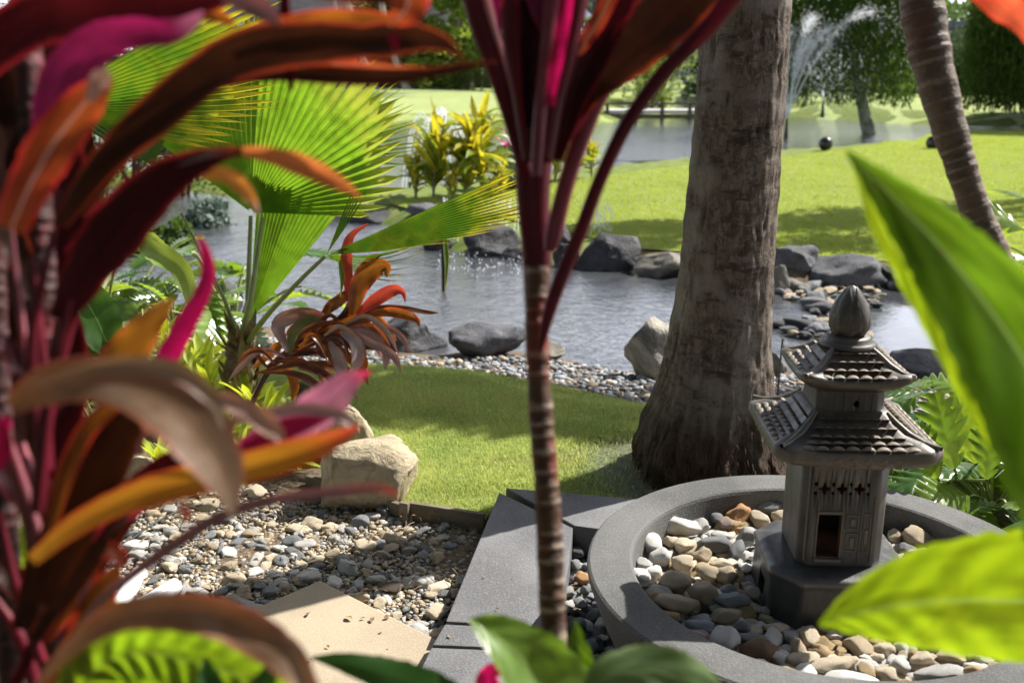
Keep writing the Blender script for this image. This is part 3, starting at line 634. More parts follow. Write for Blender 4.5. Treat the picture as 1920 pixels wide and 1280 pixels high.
# ------------------------------------------------------------------ big palm trunk
def bark_mat():
    N = NT('grey brown palm bark'); p = N.geo(); z = N.n('SeparateXYZ', {0: p}).outputs[2]
    sp = N.n('VectorMath', {0: p, 1: (1, 1, .16)}, operation='MULTIPLY').outputs[0]
    rg = N.n('VectorMath', {0: p, 1: (.25, .25, 1)}, operation='MULTIPLY').outputs[0]
    n1 = N.noise(sp, 85, 6, .75, .5).outputs[0]; n2 = N.noise(p, 30, 7, .75, .8).outputs[0]; n3 = N.noise(rg, 26, 5, .6, .4).outputs[0]; n4 = N.noise(p, 5, 4).outputs[0]
    c = N.mix(N.ramp(n2, .36, .62), (.25, .205, .17), (.095, .072, .056)); c = N.mix(N.math('MULTIPLY', N.ramp(n1, .53, .64), .85), c, (.045, .032, .024))
    c = N.mix(N.math('MULTIPLY', N.ramp(n3, .54, .66), .85), c, (.06, .043, .032)); c = N.mix(N.math('MULTIPLY', N.ramp(N.math('ADD', n4, N.math('MULTIPLY', N.math('SUBTRACT', n2, .5), .5)), .50, .62), .45), c, (.40, .36, .32))
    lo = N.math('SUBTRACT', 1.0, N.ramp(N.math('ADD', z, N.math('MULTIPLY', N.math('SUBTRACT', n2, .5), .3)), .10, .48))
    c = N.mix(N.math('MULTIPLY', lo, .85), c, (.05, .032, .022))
    h = N.math('ADD', N.math('MULTIPLY', n1, -1.0), N.math('ADD', n3, N.math('MULTIPLY', n2, .8)))
    return N.done(N.bsdf(color=c, rough=.9, normal=N.bump(h, 1.0, .009), spec=.2))
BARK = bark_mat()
pt = thing('palm_tree', 'thick grey brown palm trunk with a flared dark root base behind the bowl', 'palm tree', tuple(PALM))
cl = [(1342, 905, 290, 0), (1338, 870, 286, 1), (1330, 820, 262, 0), (1336, 760, 226, 0), (1344, 700, 205, 0), (1352, 620, 186, 0), (1362, 500, 174, 0), (1372, 380, 167, 0), (1381, 250, 165, 0), (1392, 120, 165, 0), (1400, 0, 165, 0), (1408, -120, 162, 0), (1425, -330, 150, 0)]
pc = []; pr = []
for px, py, w, _ in cl:
    d = ray(px, py); t = (PALM[1]-CAM[1])/d[1]; q = CAM+d*t; pc.append(q); pr.append(w*t/F/2)
pc = catmull(pc, 240); pr = np.interp(np.linspace(0, 1, 240), np.linspace(0, 1, len(pr)), pr)
kk = 150; Vp = []
for i in range(240):
    for j in range(kk):
        a = j/kk*2*PI; z = pc[i][2]; ca, sa = math.cos(a), math.sin(a); low = max(0, 1-z/.55)
        q = noise.fractal(Vector((ca*2.2, sa*2.2, z*2.4)), 1, 2, 3)*.010+noise.fractal(Vector((ca*7, sa*7, z*7)), .8, 2, 4)*.004
        ring = .0016*math.sin(z*54+2*math.sin(z*5)+1.3*noise.noise(Vector((ca*1.5, sa*1.5, z*3))))
        hole = -.012*max(0, noise.noise(Vector((ca*8, sa*8, z*10)))-.42)*4
        fl = low*.03*noise.fractal(Vector((ca*9, sa*9, z*5)), .8, 2, 3)
        r = pr[i]*(1+(q+fl)/.2)+ring*(1-low)+hole
        Vp.append((pc[i][0]+ca*r, pc[i][1]+sa*r, pc[i][2]))
uvp = np.stack(np.meshgrid(np.arange(kk)/kk, np.linspace(0, 1, 240)), -1).reshape(-1, 2)
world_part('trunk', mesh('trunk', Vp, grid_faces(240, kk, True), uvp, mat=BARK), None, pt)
# root fibres at the flared foot
ac = Acc(); r = random.Random(3)
for i in range(1300):
    a = r.uniform(0, 6.28); z = r.uniform(-.02, .34)*r.uniform(.5, 1); k = int(np.searchsorted(pc[:, 2], z)); k = min(max(k, 0), 239)
    rad = pr[k]*1.0+.004; c0 = pc[k]; L = r.uniform(.015, .05); tw = r.uniform(-.3, .3)
    p0 = np.array([c0[0]+math.cos(a)*rad, c0[1]+math.sin(a)*rad, z+.02]); o = r.uniform(.002, .014)
    p1 = p0+np.array([math.cos(a)*o+tw*L*-math.sin(a), math.sin(a)*o+tw*L*math.cos(a), -L*.6]); p2 = p1+np.array([math.cos(a)*o*.2, math.sin(a)*o*.2, -L*.5])
    w = .0013; s = np.array([-math.sin(a), math.cos(a), 0])*w
    ac.add([p0-s, p0+s, p1-s, p1+s, p2-s*.3, p2+s*.3], [[0, 1, 3, 2], [2, 3, 5, 4]])
fib = simple('dark root fibre', (.06, .038, .026), .9, (.13, .09, .065), 30)
tag(world_part('root_fibres', ac.mesh('root_fibres', fib), None, pt), None, kind='stuff')
# litter of dry needles round the foot of the palm
ac = Acc()
for i in range(1500):
    a = r.uniform(2.2, 5.2); d = .26+abs(r.gauss(0, .22)); p = np.array([PALM[0]+.02+math.cos(a)*d, PALM[1]+math.sin(a)*d, .022+r.uniform(0, .012)]); b = r.uniform(0, 6.28); L = r.uniform(.01, .035)
    e = np.array([math.cos(b)*L, math.sin(b)*L, r.uniform(-.003, .008)]); s = np.array([-math.sin(b), math.cos(b), 0])*.0014
    ac.add([p-s, p+s, p+e+s, p+e-s], [[0, 1, 2, 3]])
tag(mk('dry_litter', ac.mesh('dry_litter', simple('dry brown litter', (.24, .17, .11), .9, (.13, .09, .06), 20))), 'dry brown needle litter on the bare soil by the palm foot', 'litter', kind='stuff')

# ------------------------------------------------------------------ stone lantern
LC = np.array([.82, 2.345]); LY = R(-3)
def csq(th, q=1.70): return 1/np.maximum(np.maximum(np.abs(np.cos(th)), np.abs(np.sin(th))), (np.abs(np.cos(th))+np.abs(np.sin(th)))/q)
def sq_loft(name, prof, mat, q=1.70, k=128, cap=True):
    th = (np.arange(k)+.5)/k*2*PI; s = csq(th, q); cn = np.abs(np.sin(2*th))**7
    V = []
    for row in prof:
        h, z = row[0], row[1]; lift = row[2] if len(row) > 2 else 0; ext = row[3] if len(row) > 3 else 0
        V.append(np.stack([h*s*np.cos(th)*(1+ext*cn), h*s*np.sin(th)*(1+ext*cn), z+lift*cn], -1))
    V = np.concatenate(V); n = len(prof)
    f = grid_faces(n, k, True)[:, ::-1].tolist()
    if cap: f.append(list(range(k))); f.append([(n-1)*k+j for j in range(k)][::-1])
    return mesh(name, V, f, None, True, mat)
def glaze(name, a, b, c, rough=.34):
    N = NT(name); p = N.pos(); sp = N.n('VectorMath', {0: p, 1: (1, 1, .25)}, operation='MULTIPLY').outputs[0]
    n1 = N.noise(p, 9, 6, .65, .5).outputs[0]; n2 = N.noise(sp, 30, 5, .7).outputs[0]; n3 = N.noise(p, 120, 4, .6).outputs[0]
    pt_ = N.n('NewGeometry').outputs['Pointiness']
    col = N.mix(N.ramp(n1, .38, .62), a, b); col = N.mix(N.math('MULTIPLY', N.ramp(n2, .52, .7), .6), col, c)
    col = N.mix(N.math('MULTIPLY', N.ramp(pt_, .51, .58), .35), col, (.30, .26, .20))
    rg = N.math('ADD', rough+.12, N.math('MULTIPLY', N.ramp(n2, .4, .7), .22))
    return N.done(N.bsdf(color=col, rough=rg, normal=N.bump(N.math('ADD', n1, N.math('MULTIPLY', n3, .25)), .35, .006), spec=.45, coat=.12, coatr=.3))
GB = glaze('brown green glazed stoneware', (.046, .042, .037), (.075, .072, .064), (.13, .115, .09))
GR_ = glaze('weathered roof glaze', (.055, .05, .044), (.10, .088, .072), (.16, .13, .09), .30)
GT = glaze('amber brown tile glaze', (.11, .075, .045), (.15, .115, .08), (.20, .15, .10), .36)
GBASE = glaze('dark slate glaze', (.035, .037, .042), (.05, .052, .055), (.09, .085, .075), .22)
BRICKC = simple('raw terracotta inside', (.20, .075, .03), .85, (.12, .045, .02), 12)
lt = thing('stone_lantern', 'glazed two tiered pagoda garden lantern with a lotus bud finial in the bowl', 'lantern', (LC[0], LC[1], .212), LY); lt.scale = (.87, .87, 1)
L0 = .212
def lpart(name, me, parent=lt, loc=None):
    o = bpy.data.objects.new(name, me); C.objects.link(o); o.parent = parent
    if loc is not None: o.location = loc
    return o
def zsh(prof): return [(p[0], p[1]-L0)+tuple(p[2:]) for p in prof]
def boolean(me, cutters, mats):
    bm = bmesh.new()
    for kind, a in cutters:
        if kind == 'box':
            (x0, x1, y0, y1, z0, z1) = a; r_ = bmesh.ops.create_cube(bm, size=1)
            for v in r_['verts']: v.co = Vector(((x0+x1)/2+v.co.x*(x1-x0), (y0+y1)/2+v.co.y*(y1-y0), (z0+z1)/2+v.co.z*(z1-z0)))
        else:                                                       # prism along y from a polygon in x, z
            poly, y0, y1 = a; va = [bm.verts.new((x, y0, z)) for x, z in poly]; vb = [bm.verts.new((x, y1, z)) for x, z in poly]
            n = len(poly); bm.faces.new(va); bm.faces.new(vb[::-1])
            for i in range(n): bm.faces.new((va[i], vb[i], vb[(i+1) % n], va[(i+1) % n]))
    bmesh.ops.recalc_face_normals(bm, faces=bm.faces)
    cm = bpy.data.meshes.new('cut'); bm.to_mesh(cm); bm.free()
    for m in mats: cm.materials.append(m)
    co = bpy.data.objects.new('cut', cm); o = bpy.data.objects.new('o', me); C.objects.link(co); C.objects.link(o)
    md = o.modifiers.new('b', 'BOOLEAN'); md.object = co; md.operation = 'DIFFERENCE'; md.solver = 'EXACT'
    dg = bpy.context.evaluated_depsgraph_get(); dg.update(); out = bpy.data.meshes.new_from_object(o.evaluated_get(dg))
    bpy.data.objects.remove(o); bpy.data.objects.remove(co)
    return out
def circle(cx, cz, r, k=14): return [(cx+r*math.cos(i/k*6.2832), cz+r*math.sin(i/k*6.2832)) for i in range(k)]
def quat(cx, cz, r): return [(cx+(r if i % 4 == 0 else r*.8 if i % 2 else r*.45)*0+[1, .75, .45, .75][i % 4]*r*math.cos(i/16*6.2832), cz+[1, .75, .45, .75][i % 4]*r*math.sin(i/16*6.2832)) for i in range(16)]
# base
base = sq_loft('base', zsh([(.17, .214), (.196, .214), (.199, .225), (.196, .27), (.192, .31), (.196, .330), (.200, .338), (.199, .345), (.192, .351), (.165, .355), (.128, .358), (.10, .358)]), GBASE, 1.62)
base = boolean(base, [('prism', ([(-.035, -.02), (.03, -.02), (.03, .03), (.02, .048), (-.003, .056), (-.025, .048), (-.035, .03)], -.3, -.12)), ('box', (-.26, -.17, -.06, .01, -.02, .075))], [BRICKC])
lpart('base', base)
# body with hollow inside and pierced front
bod = sq_loft('body', zsh([(.104, .36), (.120, .358), (.122, .37), (.1225, .50), (.122, .64), (.104, .642), (.102, .64), (.101, .50), (.102, .362), (.104, .36)]), GB, 1.74, cap=False)
cut = [('box', (-.072, -.008, -.3, .3, .384-L0, .497-L0))]
for cx in (-.062, -.014, .034): cut.append(('prism', (quat(cx, .566-L0, .0165), -.3, -.06)))
for cx in (-.086, -.038, .010, .058):
    for dz in (-.012, .012): cut.append(('prism', (circle(cx, .566-L0+dz, .0048, 8), -.3, -.06)))
bod.materials.append(BRICKC)
body = lpart('body', boolean(bod, cut, [BRICKC]))
# inner floor and inner screen of raw clay
lpart('clay_floor', slab_prism('clay_floor', [(-.1, -.1), (.1, -.1), (.1, .1), (-.1, .1)], .358-L0, .366-L0, BRICKC, .001), body)
ib = bmesh.new(); 
lpart('clay_screen', slab_prism('clay_screen', [(-.085, .02), (-.05, .045), (-.052, .05), (-.087, .025)], .366-L0, .60-L0, BRICKC, .001), body)
def bar(name, x0, x1, y0, y1, z0, z1, mat, parent, bev=.0012):
    return lpart(name, slab_prism(name, [(x0, y0), (x1, y0), (x1, y1), (x0, y1)], z0, z1, mat, bev), parent)
for i in range(5):                                                  # raised ribs and door frames on the front
    pass
fy = -.1228
bar('rib', -.0765, -.0725, fy-.003, fy+.002, .37-L0, .535-L0, GB, body); bar('rib', -.0075, -.0035, fy-.003, fy+.002, .37-L0, .535-L0, GB, body)
bar('lintel', -.0765, -.0035, fy-.0035, fy+.002, .500-L0, .507-L0, GB, body); bar('threshold', -.078, -.002, fy-.012, fy+.002, .374-L0, .382-L0, GB, body)
bar('rib', .046, .049, fy-.0025, fy+.002, .37-L0, .53-L0, GB, body); bar('rib', .079, .083, fy-.003, fy+.002, .37-L0, .545-L0, GB, body)
bar('rib', -.104, -.100, fy+.006, fy+.012, .37-L0, .635-L0, GB, body)
for x0, x1, z0, z1 in [(.006, .04, .46, .463), (.006, .04, .495, .498), (.006, .0085, .463, .495), (.0375, .04, .463, .495), (.008, .04, .40, .403), (.008, .0105, .403, .45), (.0375, .04, .403, .45), (.008, .04, .447, .45), (.054, .074, .40, .403), (.054, .0565, .403, .50), (.0715, .074, .403, .50), (.054, .074, .50, .503), (.020, .030, .412, .438), (.059, .069, .42, .46), (.018, .030, .47, .488)]:
    bar('relief', x0, x1, fy-.0022, fy+.001, z0-L0, z1-L0, GB, body, .0006)
bar('cornice', -.095, .095, fy-.004, fy+.002, .618-L0, .626-L0, GB, body)
# middle storey with a round hole
ms = sq_loft('middle_storey', zsh([(.08, .735), (.106, .735), (.104, .745), (.096, .752), (.094, .80), (.097, .822), (.08, .824), (.078, .82), (.078, .74), (.08, .735)]), GB, 1.72, cap=False)
lpart('middle_storey', boolean(ms, [('prism', (circle(.012, .775-L0, .0085, 20), -.3, -.03))], [GB]))
for sx in (-.045, .055, -.02, .035): bar('rib', sx-.0015, sx+.0015, -.0975, -.0935, .757-L0, .80-L0, GB, lt)
# roofs
def roof(prof, nt_, rows, r_in, r_out, zf, tw, bell, q, parent_name, ridge_r):
    ro = lpart(parent_name, sq_loft(parent_name, zsh(prof), GR_, q, 160))
    # one glazed tile bump
    ac = Acc(); nu, nv = 7, 6; V = []
    for j in range(nv):
        v = j/(nv-1)
        for i in range(nu):
            u = i/(nu-1)*2-1; hgt = (1-u*u)**.7*(.30+.70*math.sin(PI*v**1.6)**.8)
            V.append((u*.47, v-.5, hgt*.85-.08))
    for i in range(nu):
        u = i/(nu-1)*2-1; V.append((u*.46, .52, -.06))
    tm = mesh('tile', V, grid_faces(nv+1, nu), None, True, GT)
    for side in range(4):
        ca, sa = math.cos(side*PI/2), math.sin(side*PI/2)
        for rr_ in range(rows):
            f = (rr_+.5)/rows; d = r_in+(r_out-r_in)*f; slope = (zf(d+.003)-zf(d-.003))/.006; half = d*(q-1)*.97
            nn = nt_
            for c_ in range(nn):
                x = ((c_+.5)/nn*2-1)*half; w = 2*half/nn; L = (r_out-r_in)/rows*1.22
                o = bpy.data.objects.new('tile', tm); C.objects.link(o); o.parent = ro
                # local: tile length axis along outward (-y face), rotate by side
                m = Matrix.Rotation(side*PI/2, 4, 'Z') @ Matrix.Translation((x, -d, zf(d)-L0+.001)) @ Matrix.Rotation(-math.atan(-slope), 4, 'X') @ Matrix.Rotation(PI, 4, 'Z') @ Matrix.Diagonal((w*1.04, L, w*.30, 1))
                o.matrix_basis = m
    for cnr in range(4):                                            # corner ridges, upturned at the end
        a0 = PI/4+cnr*PI/2; P = []
        for s_ in np.linspace(0, 1, 12):
            d = r_in*.96+(r_out+.006-r_in*.96)*s_; dd = d*q/math.sqrt(2)*(1+.05*s_**4); P.append((math.cos(a0)*dd, math.sin(a0)*dd, zf(min(d, r_out))-L0+.003+ridge_r*s_**3))
        v, f_, uv = tube(P, np.array([.006+.004*math.sin(x*3.14) for x in np.linspace(0, 1, 12)]), 8)
        lpart('ridge', mesh('ridge', v, f_, uv, True, GR_), ro)
    return ro
zl = lambda d: float(np.interp(d, [.10, .125, .155, .19, .216], [.757, .735, .713, .697, .690]))
lower = roof([(.08, .757), (.104, .757), (.125, .735), (.155, .713, .004), (.19, .697, .012, .02), (.214, .690, .010, .03), (.220, .685, .010, .03), (.222, .668, .009, .03), (.214, .654, .006, .02), (.19, .645, .008), (.15, .642, .002), (.132, .640), (.122, .632), (.08, .632)], 8, 5, .110, .214, zl, 0, 0, 1.82, 'lower_roof', .010)
zu = lambda d: float(np.interp(d, [.05, .075, .10, .13, .146], [.906, .888, .867, .850, .845]))
upper = roof([(.03, .908), (.055, .906), (.075, .888), (.10, .867, .003), (.13, .850, .010, .02), (.144, .845, .017, .05), (.149, .839, .018, .05), (.148, .831, .017, .05), (.135, .822, .01, .03), (.118, .815, .003), (.10, .812), (.096, .806), (.05, .806)], 6, 4, .062, .144, zu, 0, 0, 1.82, 'upper_roof', .008)
rng_ = lathe('medallion', [(.0, .0), (.006, .0005), (.0075, .003), (.011, .003), (.0125, .0), (.0125, -.003)], 20, GT)
for side in range(4):
    for i in range(6):
        o = bpy.data.objects.new('medallion', rng_); C.objects.link(o); o.parent = lower
        o.matrix_basis = Matrix.Rotation(side*PI/2, 4, 'Z') @ Matrix.Translation((-.10+i*.04, -.2185, .6665-L0)) @ Matrix.Rotation(R(104), 4, 'X')
lpart('collar', lathe('collar', [(.0, .900-L0), (.078, .900-L0), (.080, .905-L0), (.074, .912-L0), (.064, .915-L0), (.064, .921-L0), (.058, .926-L0), (.044, .929-L0), (.0, .929-L0)], 48, GR_))
bud = lpart('bud', lathe('bud', [(.0, .926-L0), (.040, .928-L0), (.048, .940-L0), (.052, .956-L0), (.051, .975-L0), (.046, .993-L0), (.037, 1.012-L0), (.025, 1.030-L0), (.012, 1.044-L0), (.0, 1.049-L0)], 48, GB))
for ring, (z0, zt, n_, off) in enumerate([(.930, .985, 7, 0), (.945, 1.018, 7, .45), (.965, 1.045, 5, .2)]):
    for i in range(n_):
        a = (i+off)/n_*2*PI; V = []; nz, na = 9, 7
        for j in range(nz):
            v = j/(nz-1); z = z0+(zt-z0)*v; rr_ = float(np.interp(z, [.926, .94, .956, .975, .993, 1.012, 1.03, 1.044, 1.05], [.040, .048, .052, .051, .046, .037, .025, .012, .001]))
            wa = (PI/n_*1.05)*math.sin(min(1, .35+v)*PI*.5)*math.sqrt(max(0, 1-v**3))
            for k_ in range(na):
                u = k_/(na-1)*2-1; rad = rr_+.0045*(1-abs(u)**3)*(1-v*.5)+.001
                V.append((math.cos(a+u*wa)*rad, math.sin(a+u*wa)*rad, z-L0+.0))
        lpart('petal', mesh('petal', V, grid_faces(nz, na), None, True, GB), bud)

# ------------------------------------------------------------------ leaf materials
GREEN = leaf_mat('bright fan leaf', (.07, .15, .02), (.09, .19, .025), (.12, .20, .03), (.24, .46, .02), .58, .42, (.33, .56, .03), .6, streak=10, etrans=(.5, .6, .06), tip=((.2, .24, .05), (.5, .55, .06)))
DGREEN = leaf_mat('dark fan leaf', (.035, .075, .02), (.05, .10, .025), (.08, .13, .03), (.10, .22, .015), .42, .36, (.14, .30, .02), .5, streak=10, etrans=(.3, .4, .04), tip=((.10, .16, .03), (.5, .5, .05)))
YGREEN = leaf_mat('yellow edged fan leaf', (.06, .12, .02), (.10, .16, .02), (.2, .2, .04), (.12, .27, .012), .5, .36, (.27, .38, .015), .7, streak=14, etrans=(.75, .65, .05), tip=((.35, .32, .05), (.75, .62, .03)))
STALK = simple('pale green stalk', (.30, .33, .15), .45, (.22, .27, .10), 10, 90, .2)
HUSK = simple('fibrous palm husk', (.30, .23, .14), .9, (.16, .11, .07), 18, 120, .8, .2, .008)

def fan_mesh(hub, a0, a1, R0, nseg, rx=0, ry=0, droop=0, join=.62, h=.5, cup=0, seed=0, Rf=None, gap=.85, tipdroop=0.0):
    """pleated fan leaf. hub: world place; angles in degrees as seen; rx, ry tilt of its plane."""
    n = CAM-np.asarray(hub); n = n/np.linalg.norm(n); e1 = np.cross(np.array([0, 0, 1.]), n); e1 /= np.linalg.norm(e1); e2 = np.cross(n, e1)
    M = np.array([e1, e2, n]).T; Rm = np.array(Matrix.Rotation(R(rx), 3, 'X') @ Matrix.Rotation(R(ry), 3, 'Y'))
    r = random.Random(seed); rows = 12; ac = Acc(); dth = R(a1-a0)/nseg
    for s in range(nseg):
        al, ar = R(a0)+dth*s, R(a0)+dth*(s+1); am = (al+ar)/2; f = (s+.5)/nseg
        Rs = R0*(Rf(f) if Rf else 1)*(1+r.uniform(-.05, .05)); jn = join*(1+r.uniform(-.1, .1)); dev = r.gauss(0, .012); dz = r.gauss(0, .02)
        V = []
        for j in range(rows):
            v = .02+.98*j/(rows-1); rad = Rs*v
            k = 1 if v < jn else max(0.0, 1-((v-jn)/(1-jn))**1.1)
            kk_ = k*(gap if v > jn else 1)
            aa = dev*max(0, v-jn)*3
            for q, ang in enumerate((am-(dth/2)*kk_+aa, am+aa, am+(dth/2)*kk_+aa)):
                hh = (h*rad*abs(dth)*.5*kk_) if q == 1 else 0
                x, y = math.cos(ang)*rad, math.sin(ang)*rad
                z = hh+cup*(rad/R0)**2*R0*math.sin((f-.5)*PI)**2 - droop*(rad/R0)**2.2*R0+dz*max(0, v-jn)*rad*3-tipdroop*max(0, v-jn)**2*R0
                V.append(np.array([x, y, z]))
        V = np.array(V)@Rm.T@M.T+np.asarray(hub)
        uv = [(.5+(q-1)*.3, .02+.98*j/(rows-1)) for j in range(rows) for q in range(3)]
        ac.add(V, grid_faces(rows, 3), uv)
    return ac
def stalk(pts, r0, r1, parent, mat=STALK, name='stalk', n=24):
    P = catmull(pts, n); v, f, uv = tube(P, np.linspace(r0, r1, n), 10)
    return world_part(name, mesh(name, v, f, uv, True, mat), None, parent)

fp = thing('fan_palm', 'young fan palm with huge pleated bright green fans on pale stalks', 'palm', tuple(G(450, 745, 0)))
T = 4.75
# stump
P = catmull([W(452, 765, T), W(450, 720, T), W(450, 680, T), W(452, 640, T), W(456, 618, T)], 30)
v, f, uv = tube(P, np.interp(np.linspace(0, 1, 30), [0, .3, .6, 1], [.062, .066, .070, .045])*(1+.08*np.sin(np.arange(30)*1.9)), 24)
world_part('stump', mesh('stump', v, f, uv, True, HUSK), None, fp)
ac = Acc(); r = random.Random(5)
for i in range(46):
    a = r.uniform(0, 6.28); z = r.uniform(0, 1); c0 = P[int(z*26)]; o = np.array([math.cos(a), math.sin(a), 0]); L = r.uniform(.05, .16)
    q = catmull([c0+o*.05, c0+o*.085+np.array([0, 0, L*.5]), c0+o*(.09+r.uniform(0, .05))+np.array([0, 0, L])], 6)
    ac.add(*strip(q, np.array([.02, .022, .02, .016, .010, .002])*r.uniform(.6, 1.1), np.zeros(6), o, .3, 5))
world_part('husks', ac.mesh('husks', HUSK), None, fp)
h1 = W(470, 398, T)
fl = world_part('frond', fan_mesh(h1, 6, 146, .98, 42, rx=22, ry=-26, droop=.02, cup=.06, join=.86, h=1.9, seed=1, gap=.97, Rf=lambda f: float(np.interp(f, [0, .08, .2, .4, .6, .8, 1], [.62, .82, .93, .98, .95, .86, .76]))).mesh('frond', GREEN), None, fp)
stalk([W(462, 628, T), W(466, 520, T), W(470, 405, T)], .014, .010, fp)
stalk([W(452, 632, T-.05), W(470, 560, T-.1), W(492, 408, T-.1)], .016, .012, fp)
world_part('frond', fan_mesh(W(466, 606, T+.12), 48, 82, .88, 18, rx=10, ry=-20, droop=.0, join=.93, h=1.6, seed=2).mesh('frond', GREEN), None, fp)
world_part('frond', fan_mesh(W(560, 300, T+.5), 0, 80, .66, 30, rx=15, ry=-20, droop=.1, join=.6, h=.9, seed=3).mesh('frond', GREEN), None, fp)
h3 = W(612, 478, T-.5)
world_part('frond', fan_mesh(h3, 7, 27, .94, 20, rx=18, ry=-16, droop=-.02, join=.80, h=1.3, seed=4, Rf=lambda f: float(np.interp(f, [0, .15, .35, .6, 1], [.35, .62, .98, 1.02, .96]))).mesh('frond', YGREEN), None, fp)
world_part('frond', fan_mesh(h3, -38, 3, .42, 9, rx=40, ry=-10, droop=.15, join=.25, h=.9, seed=6, tipdroop=.5).mesh('frond', YGREEN), None, fp)
world_part('frond', fan_mesh(h3, 52, 66, .34, 5, rx=10, ry=10, droop=.05, join=.5, h=1.2, seed=7).mesh('frond', YGREEN), None, fp)
stalk([W(458, 650, T), W(500, 592, T-.2), W(560, 528, T-.4), W(608, 482, T-.5)], .015, .008, fp)
stalk([W(448, 640, T), W(420, 560, T-.1), W(395, 510, T-.1), W(340, 400, T-.1)], .011, .006, fp)
for px, py, dy in [(832, 432, 118), (636, 488, 70)]:
    P = np.array([W(px, py, T-.55), W(px+5, py+dy*.5, T-.55), W(px+2, py+dy, T-.55)]); P = catmull(P, 12)
    v, f, uv = strip(P, np.interp(np.linspace(0, 1, 12), [0, .4, 1], [.008, .012, .001]), np.full(12, .4), norm(CAM-P), .3, 5)
    world_part('loose_strip', mesh('loose_strip', v, f, uv, True, YGREEN), None, fp)
# second fan palm, nearer on the left
fp2 = thing('fan_palm', 'darker fan palm whose yellow edged fan crosses the upper left corner', 'palm', tuple(G(60, 1000, 0)))
T2 = 3.0
world_part('frond', fan_mesh(W(60, 205, T2), -4, 40, .86, 24, rx=30, ry=-24, droop=.05, join=.80, h=1.5, seed=8, Rf=lambda f: float(np.interp(f, [0, .3, .7, 1], [.62, .8, 1, 1]))).mesh('frond', YGREEN), None, fp2)
world_part('frond', fan_mesh(W(288, 312, T2+1.4), 62, 150, .42, 20, rx=-5, ry=20, droop=.08, join=.75, h=1.1, seed=9).mesh('frond', DGREEN), None, fp2)
world_part('frond', fan_mesh(W(20, 90, T2+.4), -10, 60, .5, 18, rx=10, ry=12, droop=.08, join=.6, h=1.1, seed=10).mesh('frond', DGREEN), None, fp2)
stalk([G(60, 1000, 0), W(30, 700, T2), W(40, 400, T2), W(60, 205, T2)], .018, .010, fp2)
stalk([G(60, 1000, 0), W(120, 700, T2+.6), W(220, 480, T2+1.2), W(288, 312, T2+1.4)], .018, .008, fp2)
stalk([G(60, 1000, 0), W(0, 700, T2+.1), W(0, 300, T2+.3), W(20, 90, T2+.4)], .018, .008, fp2)
# ------------------------------------------------------------------ red leaved cordylines in front
MAR = leaf_mat('dark maroon leaf', (.030, .006, .009), (.018, .004, .006), (.08, .008, .016), (.09, .006, .008), .35, .45, (.04, .004, .005), .6, streak=26, etrans=(.45, .02, .03), spec=.18)
MAB = leaf_mat('shaded maroon leaf turning brown orange', (.040, .012, .009), (.034, .018, .008), (.12, .015, .012), (.06, .016, .005), .4, .45, (.028, .007, .004), .8, streak=26, etrans=(.45, .06, .02), spec=.3)  # transmission darkened to carry the shade deep inside the plant
ORG = leaf_mat('orange cordyline leaf', (.12, .035, .010), (.09, .04, .01), (.18, .02, .015), (.50, .15, .015), .55, .42, (.16, .035, .008), .7, streak=30, etrans=(.85, .06, .03))
ORR = leaf_mat('orange red cordyline leaf', (.25, .05, .02), (.16, .03, .015), (.3, .02, .02), (.75, .15, .025), .6, .42, (.42, .04, .015), .7, streak=30, etrans=(.9, .05, .04), rib=(.75, .45, .35), ribw=.10)
MAG = leaf_mat('magenta cordyline leaf', (.30, .02, .10), (.16, .01, .05), (.34, .02, .10), (.62, .02, .17), .5, .36, (.36, .012, .09), .6, streak=30, tip=((.62, .30, .40), (.8, .2, .4)))
HOT = leaf_mat('hot pink cordyline leaf', (.45, .01, .09), (.38, .01, .06), (.5, .01, .1), (.95, .01, .17), .6, .42, None, .4, streak=20)
PNK = leaf_mat('pale pink cordyline leaf', (.62, .36, .42), (.50, .14, .26), (.62, .3, .3), (.85, .28, .42), .45, .38, (.8, .1, .3), .5, streak=26, tip=((.7, .02, .08), (.9, .03, .12)))
BRZ = leaf_mat('bronze brown leaf with sky sheen', (.38, .27, .19), (.20, .12, .07), (.32, .12, .07), (.5, .2, .06), .25, .36, (.4, .12, .03), .9, streak=34, etrans=(.8, .2, .08), spec=.7, spots=.5)  # bronze brown, with the sky sheen of the upper face put into the colour
MAU = leaf_mat('mauve grey leaf with sky sheen', (.36, .25, .25), (.26, .16, .18), (.34, .12, .14), (.35, .10, .10), .22, .34, None, .6, streak=34, spec=.7, tip=((.5, .08, .04), (.95, .15, .04)))  # pale mauve sky sheen of the upper faces is part of this colour
DBL = leaf_mat('near black maroon leaf', (.018, .006, .006), (.03, .012, .006), (.05, .01, .008), (.12, .03, .006), .3, .4, (.05, .01, .005), .6, streak=24, spec=.15)
REDS = leaf_mat('deep red leaf stalk', (.13, .006, .016), (.065, .004, .009), (.20, .012, .03), (.30, .012, .03), .18, .42, None, .5, streak=16, spec=.35)
PKS = leaf_mat('pinkish red leaf stalk', (.26, .045, .065), (.17, .02, .03), (.42, .16, .18), (.4, .04, .06), .2, .36, None, .5, streak=16, spec=.6)
MGL = [0]
